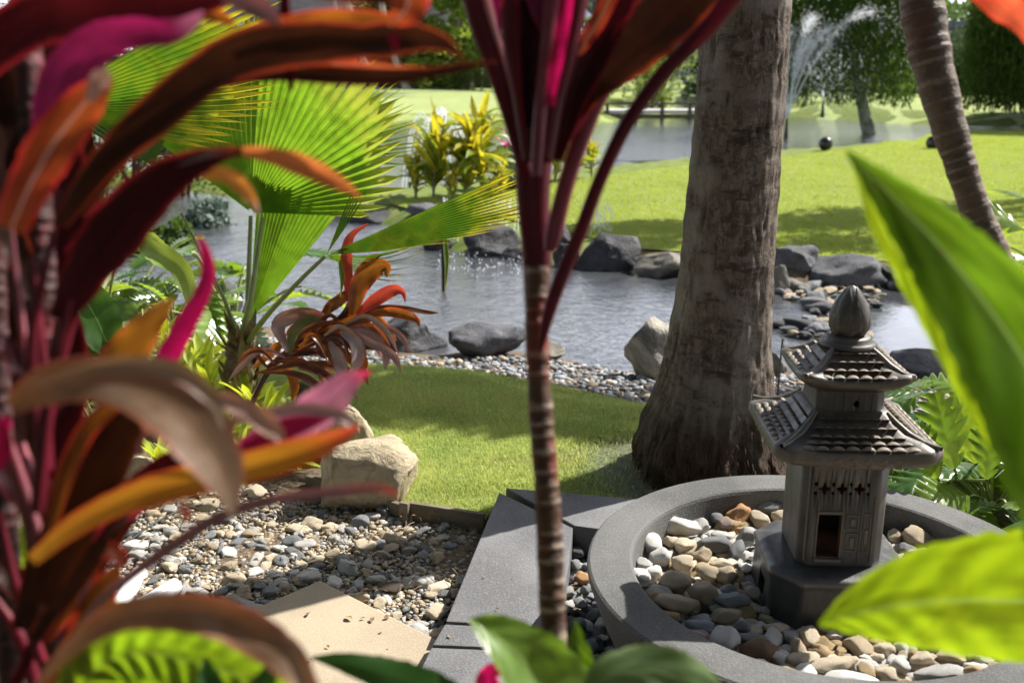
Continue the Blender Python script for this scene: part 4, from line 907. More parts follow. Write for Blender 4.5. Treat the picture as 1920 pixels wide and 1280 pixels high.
def blade(parent, pts, mat, t=.85, roll=0.0, fold=.22, n=40, nu=11, wave=.13, label=None, name='leaf', wfreq=2.5, ref=None, thick=0, **k):
    rows = []
    for p in pts:
        p = list(p)+[None]*(5-len(p)); rows.append((p[0], p[1], p[3] if p[3] is not None else t, p[2], p[4] if p[4] is not None else roll))
    Q = catmull(rows, n); P = np.array([W(a, b, c) for a, b, c in Q[:, :3]]); rl = np.radians(Q[:, 4])
    hw = np.maximum(Q[:, 3], .6)/2*Q[:, 2]/F/np.maximum(np.cos(rl)*.9+.1, .35)
    MGL[0] += 1
    v, f, uv = strip(P, hw, rl, norm(CAM-P) if ref is None else np.array(ref, float), fold, nu, wave, wfreq, MGL[0], **k)
    o = world_part(name, mesh(name, v, f, uv, True, mat), None, parent)
    if label: o['label'] = label
    return o
def petiole(parent, pts, mat, t=1.1, name='leaf_stalk', label=None, n=40, flat=.75):
    rows = [(p[0], p[1], p[3] if len(p) > 3 else t, p[2]) for p in pts]; Q = catmull(rows, n)
    P = np.array([W(a, b, c) for a, b, c in Q[:, :3]]); r = Q[:, 3]/2*Q[:, 2]/F
    v, f, uv = tube(P, r, 14); c = np.repeat(P, 14, 0); view = norm(CAM-c); d = v-c; dn_ = (d*view).sum(-1, keepdims=True); v = c+d-view*dn_*(1-flat)
    o = world_part(name, mesh(name, v, f, uv, True, mat), None, parent)
    if label: o['label'] = label
    return o
def ringed_stem(parent, pts, t, n=260, name='stem', mat=None, ringpx=30, amp=.05, seed=1):
    rows = [(p[0], p[1], p[3] if len(p) > 3 else t, p[2]) for p in pts]; Q = catmull(rows, n); P = np.array([W(a, b, c) for a, b, c in Q[:, :3]]); r = Q[:, 3]/2*Q[:, 2]/F
    s = np.cumsum(np.r_[0, np.hypot(*np.diff(Q[:, :2], axis=0).T)]); rs = np.random.default_rng(seed); ph = s/ringpx+.35*np.sin(s/97.)+.30*np.sin(s/41.+seed)+.22*np.sin(s/17.3)
    r = r*(1+amp*.6*(2*np.abs((ph % 1)-.5)-.5)+.008*rs.normal(size=n)+.03*np.sin(ph*2.3))
    k = 24; v, f, uv = tube(P, r, k); uv[:, 1] = np.repeat(ph, k)
    return world_part(name, mesh(name, v, f, uv, True, mat), None, parent)
def stem_mat(name, a, b, ringc, scar):
    N = NT(name); uv = N.n('TexCoord').outputs['UV']; s = N.n('SeparateXYZ', {0: uv}); p = N.geo()
    fr = N.math('FRACT', s.outputs[1]); rg = N.math('ABSOLUTE', N.math('SUBTRACT', fr, .5))
    n1 = N.noise(p, 26, 5, .7).outputs[0]; n2 = N.noise(p, 160, 4).outputs[0]
    c = N.mix(N.ramp(n1, .4, .6), a, b); c = N.mix(N.math('MULTIPLY', N.ramp(N.math('ADD', rg, N.math('MULTIPLY', N.math('SUBTRACT', n1, .5), .9)), .34, .52), .75), c, ringc)
    c = N.mix(N.math('MULTIPLY', N.ramp(N.noise(p, 11, 3).outputs[0], .54, .62), .7), c, scar)
    return N.done(N.bsdf(color=c, rough=.6, normal=N.bump(N.math('ADD', rg, n2), .6, .004), spec=.4))
STM = stem_mat('ringed cordyline stem', (.12, .065, .038), (.06, .03, .02), (.44, .36, .28), (.22, .03, .015))
STM2 = stem_mat('brown ringed stem', (.16, .115, .08), (.10, .07, .05), (.30, .25, .20), (.12, .05, .03))

cc = thing('cordyline', 'red cordyline with a pale ringed stem rising through the middle of the view', 'cordyline', tuple(G(1045, 1500, 0)))
ringed_stem(cc, [(1056, 1560, 60), (1048, 1400, 56), (1042, 1280, 52), (1036, 1150, 50), (1030, 1000, 50), (1024, 900, 46), (1016, 800, 46), (1010, 700, 44), (1006, 620, 44), (1006, 560, 44), (1008, 500, 46)], 1.15, 420, 'stem', STM, 36, .07)
petiole(cc, [(1008, 640, 34), (1006, 560, 46), (1006, 470, 56), (1000, 380, 62), (1000, 300, 74), (1004, 230, 92), (1010, 150, 110), (1020, 60, 130), (1030, -60, 130)], REDS, 1.16, 'sheath')
tt = 1.14
petiole(cc, [(985, 320, 30), (965, 230, 40), (935, 130, 48), (905, 40, 55), (880, -60, 60)], REDS, 1.12)
petiole(cc, [(1000, 300, 40), (985, 180, 52), (970, 80, 56), (965, -60, 66)], REDS, 1.10)
blade(cc, [(1000, 240, 40), (1000, 120, 60), (1005, 30, 76), (1010, -70, 90)], MAR, 1.09, fold=.5)
petiole(cc, [(1015, 300, 44), (1035, 190, 48), (1060, 90, 52), (1085, -60, 60)], REDS, 1.09)
blade(cc, [(1030, 200, 16), (1042, 120, 26), (1055, 50, 28), (1070, -60, 30)], HOT, 1.07, label='magenta stripe leaf edge')
blade(cc, [(1040, 300, 30), (1075, 190, 48), (1120, 90, 62), (1180, -60, 80)], MAR, 1.10, fold=.4)
blade(cc, [(1086, 104, 8), (1098, 78, 22), (1125, 35, 28), (1160, -40, 34)], ORR, 1.06, label='glowing orange leaf')
blade(cc, [(1075, 230, 12), (1110, 165, 60), (1180, 90, 110), (1265, 10, 120), (1340, -70, 120)], MAB, 1.12, fold=.25, label='broad brown orange leaf')
petiole(cc, [(1030, 470, 22), (1040, 430, 32), (1066, 330, 32), (1100, 230, 36), (1135, 155, 34)], PKS, 1.13, label='pale pink leaf stalk')
petiole(cc, [(1012, 660, 8), (1028, 590, 24), (1052, 520, 28), (1090, 430, 27), (1128, 330, 26), (1180, 225, 28), (1250, 130, 30), (1330, 50, 34), (1400, -40, 40)], REDS, 1.11, label='long red stalk leaning to the palm trunk')
blade(cc, [(1014, 660, 6), (1030, 600, 14), (1052, 530, 18), (1075, 470, 14), (1090, 430, 6)], PKS, 1.125)
blade(cc, [(1040, 90, 20), (1015, 20, 40), (990, -60, 50)], MAG, 1.08)
blade(cc, [(905, 60, 30), (940, 20, 50), (960, -60, 60)], MAG, 1.13)
petiole(cc, [(1005, 330, 20), (1012, 220, 24), (1025, 100, 26), (1040, -60, 30)], PKS, 1.075)

lc = thing('cordyline', 'large red and orange leaved cordyline filling the left foreground', 'cordyline', tuple(G(100, 1560, -.03)))
ringed_stem(lc, [(110, 1620, 62), (104, 1400, 58), (98, 1250, 56), (96, 1050, 54), (92, 850, 52), (84, 600, 50), (70, 350, 50), (52, 100, 52), (40, -120, 50)], .98, 300, 'stem', stem_mat('dark red ringed stem', (.05, .014, .014), (.03, .01, .01), (.12, .05, .045), (.16, .01, .02)), 34, .05, 4)
ringed_stem(lc, [(30, 1620, 50), (22, 1300, 46), (12, 1000, 44), (-6, 600, 40), (-20, 200, 40)], 1.02, 200, 'stem', bpy.data.materials['dark red ringed stem'], 34, .05, 5)
L = lambda pts, *a, **k: blade(lc, [(p[0], p[1], p[2]*.9) for p in pts], *a, **k)
# dark mass behind at the left edge
for i, (x0, y0, x1, y1, x2, y2, w) in enumerate([(70, 520, 20, 300, -30, 60, 120), (60, 620, 110, 400, 120, 150, 110), (40, 330, 60, 130, 130, -40, 120), (60, 860, 10, 650, -30, 420, 110), (80, 900, 120, 700, 100, 480, 100), (50, 640, 30, 480, 40, 300, 100), (80, 700, 40, 560, -20, 380, 90), (90, 1000, 60, 820, 20, 640, 80), (20, 200, 60, 60, 100, -60, 110), (100, 560, 150, 400, 170, 240, 70)]):
    L([(x0, y0, w*.4), ((x0+x1)/2+5, (y0+y1)/2, w*.85), (x1, y1, w), ((x1+x2)/2, (y1+y2)/2, w*.8), (x2, y2, 8)], [DBL, MAR, DBL][i % 3], 1.0+.015*i, fold=.2)
# upper leaves
L([(-40, 110, 90), (60, 40, 110), (180, 18, 110), (320, 8, 90), (450, -20, 40), (540, -40, 8)], MAR, .80, fold=.2)
L([(240, -30, 40), (310, 0, 60), (380, 18, 46), (440, 45, 10)], ORG, .84, label='orange leaf at the top edge')
L([(60, 350, 20), (84, 250, 50), (115, 160, 86), (170, 92, 90), (240, 66, 66), (310, 62, 54), (352, 46, 34), (382, 22, 5)], MAG, .78, roll=18, fold=.15, label='magenta leaf curling over the yellow fan')
L([(400, -40, 40), (450, -5, 56), (500, 22, 44), (520, 40, 20), (528, 48, 4)], MAU, .78, label='mauve leaf tip hanging at the top')
L([(530, -60, 16), (534, 20, 24), (540, 110, 26), (546, 170, 10)], MAR, .86)
L([(110, 420, 30), (190, 310, 60), (290, 215, 84), (390, 130, 92), (490, 88, 104), (600, 80, 84), (690, 76, 74), (770, 68, 62), (830, 80, 34), (872, 112, 4)], MAB, .83, fold=.25, roll=-14, label='long dark leaf arching across the top')
L([(480, 60, 20), (560, 42, 38), (660, 36, 40), (740, 44, 34), (800, 58, 10)], ORG, .835, label='orange upper side of the arching leaf')
L([(150, 400, 26), (240, 280, 40), (330, 190, 40), (420, 150, 34), (520, 138, 36), (620, 142, 38), (720, 146, 34), (800, 138, 24), (870, 126, 16), (935, 116, 4)], MAB, .87, fold=.3, roll=10, label='narrow brown leaf running level towards the middle')
L([(430, 128, 10), (520, 118, 16), (620, 120, 16), (720, 126, 12), (800, 130, 6)], ORR, .868)
L([(745, -50, 60), (765, -10, 92), (760, 20, 70), (742, 38, 30), (728, 48, 5)], ORR, .80, fold=.1, label='orange red leaf hanging from the top edge')
L([(736, 66, 22), (740, 80, 16), (738, 96, 4)], HOT, .82, label='small red leaf tip')
L([(20, 430, 60), (55, 350, 84), (100, 270, 96), (150, 205, 84), (185, 165, 50), (203, 145, 26)], ORR, .76, fold=.25, wave=.12, label='orange red leaf with a bleached curled tip')
L([(168, 190, 16), (182, 158, 38), (196, 144, 36), (208, 150, 10)], leaf_mat('bleached dry leaf tip', (.62, .48, .42), (.45, .3, .25), (.5, .3, .25), (.6, .3, .2), .3, .6), .752, fold=.3, label='bleached leaf tip')
# the long arching leaf
L([(110, 600, 50), (165, 500, 96), (225, 415, 118), (290, 350, 100), (350, 312, 66), (410, 290, 36), (455, 284, 18)], MAR, .80, fold=.3, roll=-12, label='maroon half of the long arching leaf')
L([(225, 350, 14), (300, 312, 20), (380, 290, 20), (440, 284, 14)], MAU, .797, fold=.3)
L([(440, 284, 14), (490, 288, 30), (550, 304, 44), (610, 330, 42), (650, 352, 24), (676, 372, 3)], leaf_mat('burnt orange drooping leaf', (.40, .16, .07), (.32, .11, .05), (.4, .14, .08), (.9, .25, .06), .45, .4, None, .4, streak=30), .80, fold=.25, label='burnt orange drooping tip before the big fan')
L([(350, 330, 10), (400, 325, 26), (435, 334, 34), (462, 360, 30), (478, 386, 14), (484, 404, 5)], leaf_mat('tangerine leaf tip', (.5, .22, .09), (.4, .18, .06), (.5, .2, .12), (.95, .35, .05), .5, .4, None, .5, streak=30, tip=((.7, .5, .42), (.8, .5, .4))), .82, fold=.25, label='short orange leaf tip with a pale end')
# hot pink and orange blades
L([(302, 690, 40), (325, 650, 48), (352, 600, 42), (380, 550, 34), (390, 510, 28), (384, 470, 20), (370, 440, 6)], HOT, .94, fold=.3, wave=.03, label='upright hot pink leaf')
L([(190, 730, 60), (215, 690, 80), (255, 640, 76), (290, 595, 48), (328, 557, 5)], leaf_mat('amber leaf', (.16, .07, .02), (.10, .07, .015), (.3, .05, .02), (.62, .24, .02), .5, .4, (.4, .22, .02), .6, streak=26, etrans=(.9, .12, .03)), .90, fold=.25, label='upright amber leaf')
# big bronze leaf in the centre left
L([(20, 760, 40), (90, 722, 86), (180, 710, 96), (270, 730, 120), (345, 780, 140), (395, 845, 120), (425, 905, 76), (436, 965, 10)], BRZ, .70, fold=.15, roll=8, wave=.08, wfreq=1.4, label='large bronze brown leaf folding down')
L([(50, 725, 10), (150, 694, 22), (250, 682, 34), (340, 700, 42), (400, 750, 30), (420, 800, 10)], leaf_mat('tan leaf back', (.42, .30, .22), (.32, .22, .15), (.4, .2, .15), (.5, .25, .1), .2, .36, None, .7, spec=.7), .69, fold=.2)
L([(392, 735, 16), (430, 752, 36), (475, 775, 48), (512, 805, 40), (534, 836, 6)], leaf_mat('blush leaf', (.60, .42, .36), (.5, .3, .24), (.5, .25, .15), (.7, .3, .15), .25, .4), .80, fold=.2, label='blush pink short leaf')
L([(420, 860, 16), (480, 832, 40), (545, 800, 70), (600, 762, 84), (645, 722, 56), (675, 704, 24), (697, 698, 4)], PNK, .86, fold=.2, roll=-10, label='pale pink leaf with a hot pink tip')
L([(430, 860, 20), (480, 826, 44), (540, 802, 44), (600, 786, 20), (630, 778, 4)], MAG, .858)
L([(405, 812, 8), (450, 786, 20), (520, 770, 26), (590, 766, 26), (645, 782, 24), (672, 812, 8)], leaf_mat('greyish pink leaf', (.46, .38, .36), (.38, .3, .26), (.5, .3, .3), (.5, .2, .2), .2, .38), .83, fold=.25, label='grey pink arching leaf edge')
L([(60, 1050, 26), (140, 985, 48), (240, 935, 60), (340, 905, 66), (440, 882, 66), (530, 858, 64), (600, 834, 52), (650, 812, 26), (676, 796, 4)], leaf_mat('yellow orange leaf with red tip', (.30, .13, .03), (.22, .10, .02), (.3, .05, .03), (.9, .42, .03), .55, .4, (.75, .28, .02), .7, streak=34, etrans=(.9, .12, .03), tip=((.4, .05, .03), (.95, .12, .04))), .79, fold=.25, wave=.04, label='long yellow orange leaf reaching to the sandstone boulder')
L([(110, 1240, 8), (180, 1135, 16), (250, 1075, 22), (330, 1018, 26), (420, 965, 26), (520, 935, 24), (620, 922, 22), (700, 914, 20), (732, 920, 14), (747, 930, 3)], MAU, .84, fold=.3, wave=.03, label='thin mauve leaf with a red tip over the gravel')
L([(170, 1010, 20), (230, 960, 44), (300, 912, 44), (370, 880, 30), (420, 862, 6)], leaf_mat('red and white leaf', (.45, .03, .05), (.6, .35, .35), (.6, .4, .4), (.8, .04, .08), .4, .4, None, .9, streak=14), .86, label='red and whitish leaf')
L([(160, 1000, 20), (230, 930, 40), (310, 870, 44), (380, 835, 26), (440, 800, 5)], MAR, .89)
L([(340, 945, 14), (350, 965, 16), (345, 982, 3)], ORR, .80); L([(200, 1030, 40), (222, 1040, 34), (232, 1055, 20), (215, 1048, 6)], ORR, .80)
# bottom leaves
L([(60, 1300, 14), (130, 1215, 34), (210, 1160, 58), (300, 1145, 74), (400, 1155, 82), (480, 1190, 84), (545, 1240, 70), (590, 1300, 30)], BRZ, .72, fold=.2, roll=-8, label='bronze leaf drooping over the stone slab')
L([(100, 1300, 36), (140, 1220, 62), (175, 1150, 66), (205, 1090, 46), (226, 1052, 5)], ORG, .88, label='upright orange brown leaf')
L([(20, 1300, 20), (80, 1180, 30), (150, 1080, 32), (200, 980, 24), (236, 900, 4)], MAR, .9)
# middle dark leaves with orange edges
L([(70, 1130, 50), (120, 1010, 100), (170, 900, 120), (215, 810, 104), (250, 740, 50), (262, 705, 5)], DBL, .84, fold=.15, label='broad dark hanging leaf')
L([(40, 1180, 40), (80, 1060, 70), (120, 950, 80), (160, 840, 70), (190, 760, 10)], MAB, .88, fold=.2)
L([(90, 1010, 20), (120, 900, 34), (160, 810, 40), (210, 760, 34), (250, 730, 6)], ORG, .82, label='orange margin leaf')
L([(180, 1060, 24), (196, 960, 34), (225, 880, 34), (262, 820, 26), (285, 780, 6)], MAU, .87, label='mauve grey upright leaf')
L([(150, 1150, 10), (165, 1060, 30), (180, 960, 34), (184, 860, 10)], MAU, .875)
L([(60, 1200, 26), (120, 1120, 40), (180, 1040, 44), (235, 960, 30), (270, 900, 6)], MAB, .86)
L([(150, 1300, 20), (160, 1200, 30), (165, 1100, 40), (150, 1020, 10)], leaf_mat('olive amber leaf', (.12, .09, .02), (.08, .06, .02), (.2, .08, .02), (.4, .28, .03), .5, .4), .93)
# red and pink stalks at the left edge
for i, (a, b, c, w, m) in enumerate([((130, 560), (90, 760), (70, 960), 26, 'r'), ((100, 430), (60, 640), (70, 820), 22, 'r'), ((150, 520), (110, 650), (80, 860), 18, 'p'), ((20, 420), (34, 560), (60, 760), 16, 'p'), ((60, 480), (80, 680), (90, 880), 20, 'r'), ((0, 780), (40, 900), (90, 1060), 22, 'p'), ((20, 870), (60, 1000), (90, 1160), 24, 'p'), ((40, 830), (52, 900), (70, 1040), 34, 'p'), ((0, 960), (30, 1100), (80, 1240), 20, 'r'), ((-10, 1120), (40, 1200), (70, 1300), 26, 'r'), ((210, 430), (140, 580), (90, 760), 22, 'r'), ((170, 420), (130, 540), (100, 700), 14, 'p'), ((260, 960), (170, 1100), (90, 1290), 20, 'r'), ((180, 1060), (130, 1170), (90, 1300), 18, 'p'), ((110, 600), (105, 700), (98, 830), 30, 'r'), ((60, 620), (66, 740), (84, 900), 28, 'r')]):
    petiole(lc, [(a[0], a[1], w*.5), (b[0], b[1], w), (c[0], c[1], w*1.1)], REDS if m == 'r' else PKS, .80+.012*i)
L([(-10, 870, 20), (0, 820, 34), (14, 780, 20)], HOT, .8); L([(0, 880, 10), (10, 840, 28), (6, 790, 10)], HOT, .79)
for i, (x, y, dx, dy) in enumerate([(90, 1000, -90, -120), (90, 1150, -90, -80), (90, 900, 60, -160), (80, 1200, 100, -130), (95, 760, -80, -100), (60, 560, -60, -160), (110, 470, 70, -130)]):
    L([(x, y, 26), (x+dx*.4, y+dy*.5, 56), (x+dx*.8, y+dy*.9, 50), (x+dx*1.1, y+dy*1.3, 6)], [MAR, MAB, MAR, ORG][i % 4], .93)
L([(420, -60, 30), (600, -30, 60), (700, -10, 40), (760, 6, 6)], MAB, .86)

# the red leaf entering at the top right and its leaning stem
rc = thing('cordyline', 'leaning brown ringed stem with one red leaf in the upper right', 'cordyline', tuple(G(1960, 1200, 0)))
ringed_stem(rc, [(1714, -120, 82), (1727, 0, 80), (1746, 110, 74), (1774, 220, 64), (1798, 300, 57), (1830, 395, 54), (1880, 520, 60), (1930, 660, 60)], 1.75, 300, 'stem', STM2, 26, .03, 8)
petiole(rc, [(1930, 660, 60), (1970, 800, 60), (1990, 1000, 62), (1990, 1200, 64)], STM2, 1.75, 'stem')
blade(rc, [(1960, 120, 5), (1918, 44, 40), (1880, 6, 60), (1820, -50, 60)], leaf_mat('scarlet leaf', (.5, .04, .02), (.4, .03, .02), (.5, .03, .02), (.95, .10, .04), .5, .4, (.95, .2, .08), .6), 1.0, label='scarlet drooping leaf')

# ------------------------------------------------------------------ broad green foreground leaves
LIME = leaf_mat('lime green broad leaf', (.13, .21, .02), (.11, .18, .02), (.2, .25, .04), (.44, .60, .012), .66, .34, (.32, .48, .01), .6, streak=5, spots=.7, lateral=7, rib=(.35, .45, .12), ribw=.03, vbump=.4)
LIM2 = leaf_mat('glossy green broad leaf', (.07, .14, .015), (.055, .11, .012), (.15, .2, .03), (.17, .32, .01), .42, .26, (.11, .22, .006), .5, streak=5, spots=.6, lateral=5, rib=(.30, .42, .12), ribw=.035, spec=.7, vbump=.3)
DARKG = leaf_mat('deep green leaf', (.02, .06, .012), (.03, .075, .015), (.04, .08, .02), (.05, .16, .01), .3, .3, None, .5, streak=6, rib=(.08, .14, .05), ribw=.03, spec=.6)
SAGE = leaf_mat('soft grey green leaf', (.13, .21, .08), (.11, .18, .07), (.2, .26, .1), (.2, .34, .06), .35, .5, None, .5, streak=5, lateral=4, rib=(.3, .38, .18), ribw=.03, vbump=.2)
gi = thing('ginger_plant', 'broad leaved green plant reaching in from the right edge of the view', 'plant', tuple(G(2100, 1400, 0)))
blade(gi, [(1586, 282, 5, .80), (1650, 345, 56, .80), (1742, 440, 120, .79), (1842, 560, 180, .78), (1935, 700, 220, .77), (2010, 850, 240, .76), (2070, 1010, 240, .76), (2080, 1150, 180, .78)], LIM2, roll=-4, fold=.42, n=60, nu=15, wave=.03, label='tall pointed green leaf curving down the right side')
blade(gi, [(1598, 305, 3, .82), (1650, 420, 34, .82), (1716, 520, 60, .82), (1784, 630, 76, .81), (1856, 750, 84, .80), (1925, 870, 80, .79), (1990, 980, 60, .79)], LIME, roll=-10, fold=.2, n=50, nu=11, wave=.02, label='backlit half of the tall leaf, its glow put into a lighter green')  # lighter material paints the backlight on this side of the leaf
blade(gi, [(1535, 1170, 4), (1580, 1156, 60), (1650, 1140, 128), (1740, 1128, 190), (1850, 1125, 236), (1980, 1130, 260), (2100, 1150, 240)], LIME, .84, roll=-36, fold=-.12, n=50, nu=15, wave=.03, wfreq=1.2, label='large lime green leaf with a yellow tip at the lower right')
petiole(gi, [(2100, 1150, 30, .84), (2140, 1300, 30, .9), (2100, 1500, 34, 1.1)], SAGE, name='stalk'); petiole(gi, [(2080, 1150, 26, .78), (2120, 1300, 28, .9), (2110, 1500, 30, 1.1)], SAGE, name='stalk')
gj = thing('broadleaf_plant', 'low broad leaved plant with folded light green leaves at the bottom centre', 'plant', tuple(G(1150, 1600, 0)))
blade(gj, [(880, 1160, 6, 1.0), (915, 1180, 60, 1.0), (960, 1215, 105, 1.0), (1010, 1265, 135, 1.0), (1060, 1330, 140, 1.0), (1110, 1420, 100, 1.02)], leaf_mat('light green folded leaf', (.14, .24, .05), (.11, .20, .035), (.2, .3, .06), (.32, .52, .04), .45, .34, None, .5, streak=5, lateral=5, rib=(.3, .42, .14), ribw=.03, vbump=.3), roll=18, fold=.35, n=40, nu=13, label='folded light green leaf left of the ringed stem')
blade(gj, [(1078, 1162, 4, 1.05), (1084, 1210, 36, 1.05), (1098, 1270, 50, 1.05), (1120, 1350, 50, 1.05)], LIM2, fold=.3, label='narrow upright leaf just right of the ringed stem')
blade(gj, [(1085, 1312, 8, .95), (1130, 1272, 66, .95), (1190, 1258, 92, .95), (1250, 1262, 100, .95), (1310, 1290, 80, .95), (1370, 1350, 50, .97)], SAGE, fold=-.12, n=40, nu=13, label='rounded grey green leaf in front of the bowl')
blade(gj, [(905, 1310, 30, 1.02), (915, 1275, 46, 1.02), (928, 1258, 34, 1.02), (940, 1262, 8, 1.02)], HOT, fold=.4, label='dark red furled new leaf')
petiole(gj, [(1110, 1420, 22, 1.02), (1130, 1600, 24, 1.1)], SAGE, name='stalk'); petiole(gj, [(1370, 1350, 18, .97), (1250, 1600, 24, 1.1)], SAGE, name='stalk')
gk_ = thing('banana_like_plant', 'pleated bright green leaves and dark green tips along the lower left edge', 'plant', tuple(G(350, 1700, -.03)))
blade(gk_, [(120, 1330, 60), (190, 1245, 120), (270, 1225, 130), (360, 1240, 150), (450, 1270, 160), (560, 1330, 120), (640, 1400, 60)], leaf_mat('pleated bright leaf', (.12, .22, .02), (.10, .19, .015), (.2, .28, .04), (.36, .58, .015), .62, .4, (.42, .60, .02), .4, streak=5, lateral=13, rib=(.3, .4, .08), ribw=.02, vbump=1.0), .86, roll=-32, fold=.1, n=90, nu=21, pleat=.05, pfreq=13, label='big pleated lime leaf glowing at the bottom left')
blade(gk_, [(585, 1232, 6), (640, 1240, 34), (720, 1262, 62), (800, 1290, 70), (880, 1330, 60), (980, 1400, 40)], DARKG, .98, fold=-.15, n=40, label='long dark green leaf along the bottom edge')
blade(gk_, [(385, 1230, 4), (390, 1262, 36), (398, 1300, 56), (410, 1360, 60)], DARKG, .82, fold=.3, label='pointed dark green leaf tip')
blade(gk_, [(505, 1236, 4), (500, 1268, 40), (480, 1310, 64), (460, 1360, 60)], DARKG, .80, fold=.3, label='shorter dark green leaf tip')
blade(gk_, [(190, 1190, 8), (205, 1160, 20), (222, 1136, 22), (232, 1124, 6)], LIME, .9)
blade(gk_, [(-20, 1090, 60), (20, 1050, 50), (40, 1010, 30), (52, 975, 4)], LIME, 1.1)
for a in [(410, 1360), (460, 1360), (640, 1400), (980, 1400), (120, 1330)]: petiole(gk_, [(a[0], a[1], 20, .88), ((a[0]+350)/2, 1550, 22, 1.0), (350, 1700, 24, 1.1)], SAGE, name='stalk')

# ------------------------------------------------------------------ brown cordyline in the middle distance
CB = leaf_mat('brown cordyline blade', (.075, .030, .022), (.05, .022, .018), (.14, .03, .02), (.42, .12, .012), .38, .26, (.26, .05, .012), .7, streak=30, etrans=(.7, .1, .03), spec=.8)
CO = leaf_mat('amber cordyline blade', (.16, .06, .012), (.12, .05, .012), (.24, .04, .02), (.55, .19, .015), .5, .3, (.30, .08, .012), .7, streak=30, etrans=(.9, .12, .03), spec=.7)
CR = leaf_mat('red cordyline blade', (.30, .04, .03), (.2, .03, .02), (.4, .03, .03), (.85, .10, .05), .5, .3, None, .6, streak=30, spec=.7)
CS = leaf_mat('silvery mauve cordyline blade', (.36, .28, .28), (.26, .18, .18), (.3, .1, .08), (.4, .12, .08), .2, .24, None, .6, streak=30, spec=.9)
mc = thing('cordyline', 'brown and amber leaved cordyline leaning right over the small lawn', 'cordyline', tuple(G(470, 760, 0)))
TM = 4.25
stalk([W(462, 780, TM), W(500, 700, TM), W(545, 655, TM), W(600, 625, TM), W(645, 590, TM), (W(668, 545, TM))], .012, .016, mc, CB, 'stem')
M_ = lambda pts, m, dt=0, roll=0, **k: blade(mc, [(a, b, c*.8) for a, b, c in pts], m, TM+dt, roll=roll, fold=.3, n=20, nu=7, **k)
for pts, m, dt, rl in [
 ([(660, 580, 14), (652, 520, 24), (650, 470, 26), (660, 440, 16), (690, 420, 3)], CR, 0, 0),
 ([(662, 590, 20), (672, 540, 44), (695, 510, 46), (722, 500, 30), (726, 520, 4)], CO, -.03, 0),
 ([(660, 600, 14), (665, 555, 34), (680, 515, 36), (700, 485, 20), (716, 478, 3)], CO, .05, 10),
 ([(668, 590, 10), (700, 565, 30), (735, 545, 30), (755, 548, 14), (760, 566, 3)], CR, -.06, 0),
 ([(665, 600, 10), (705, 580, 16), (760, 580, 14), (800, 586, 10), (822, 587, 2)], CB, -.05, 30),
 ([(690, 592, 8), (730, 585, 22), (765, 592, 22), (782, 600, 14), (786, 612, 3)], CO, -.08, 0),
 ([(650, 610, 10), (700, 612, 16), (735, 618, 16), (758, 638, 14), (766, 662, 3)], CS, -.05, 0),
 ([(640, 620, 10), (680, 625, 26), (705, 640, 30), (722, 668, 22), (722, 692, 4)], CS, -.10, 10),
 ([(655, 615, 8), (690, 640, 20), (720, 655, 22), (740, 670, 18), (752, 698, 3)], CS, -.12, 0),
 ([(640, 625, 10), (665, 640, 30), (672, 668, 34), (664, 690, 20), (655, 700, 4)], CS, -.16, 10),
 ([(630, 620, 10), (660, 645, 24), (680, 680, 26), (672, 700, 6)], CO, -.06, 0),
 ([(618, 640, 10), (635, 672, 30), (640, 700, 26), (628, 722, 4)], CS, -.2, 0),
 ([(600, 640, 10), (640, 660, 22), (675, 690, 22), (690, 720, 4)], CO, -.12, 10),
 ([(500, 690, 8), (560, 650, 30), (610, 620, 36), (650, 600, 26), (662, 590, 10)], CB, 0, 10),
 ([(540, 660, 8), (520, 610, 34), (560, 588, 36), (600, 590, 18), (612, 600, 4)], CS, -.05, -20),
 ([(545, 665, 8), (550, 625, 26), (580, 600, 28), (605, 604, 6)], leaf_mat('green tinged blade', (.16, .2, .08), (.2, .18, .1), (.3, .1, .1), (.3, .35, .1), .4, .3), -.08, 0),
 ([(500, 690, 8), (540, 665, 18), (600, 660, 18), (640, 668, 8)], CB, -.05, 20),
 ([(560, 650, 8), (600, 632, 24), (640, 610, 26), (680, 600, 22), (696, 612, 6)], CO, -.09, 10),
 ([(590, 640, 8), (650, 625, 20), (690, 620, 20), (720, 612, 6)], CB, -.02, 0),
 ([(600, 615, 8), (615, 580, 24), (640, 560, 26), (655, 540, 6)], CB, .04, 0),
 ([(480, 700, 6), (520, 690, 10), (545, 700, 22), (552, 725, 22), (548, 750, 4)], CO, -.05, 0),
 ([(490, 698, 6), (550, 700, 14), (590, 720, 20), (620, 760, 18), (632, 790, 4)], CB, -.2, 10),
 ([(500, 695, 6), (560, 680, 12), (610, 700, 18), (640, 740, 20), (650, 770, 4)], CB, -.15, 0),
 ([(560, 690, 6), (605, 700, 16), (650, 722, 18), (672, 750, 3)], CS, -.12, 0),
 ([(520, 690, 6), (580, 682, 14), (640, 690, 22), (670, 710, 6)], CB, -.1, 20),
 ([(475, 690, 6), (500, 668, 18), (520, 650, 22), (530, 640, 6)], CO, -.02, 0),
 ([(610, 632, 8), (600, 650, 20), (604, 665, 14), (610, 672, 3)], CB, -.2, 0)]:
    M_(pts, m, dt, rl)

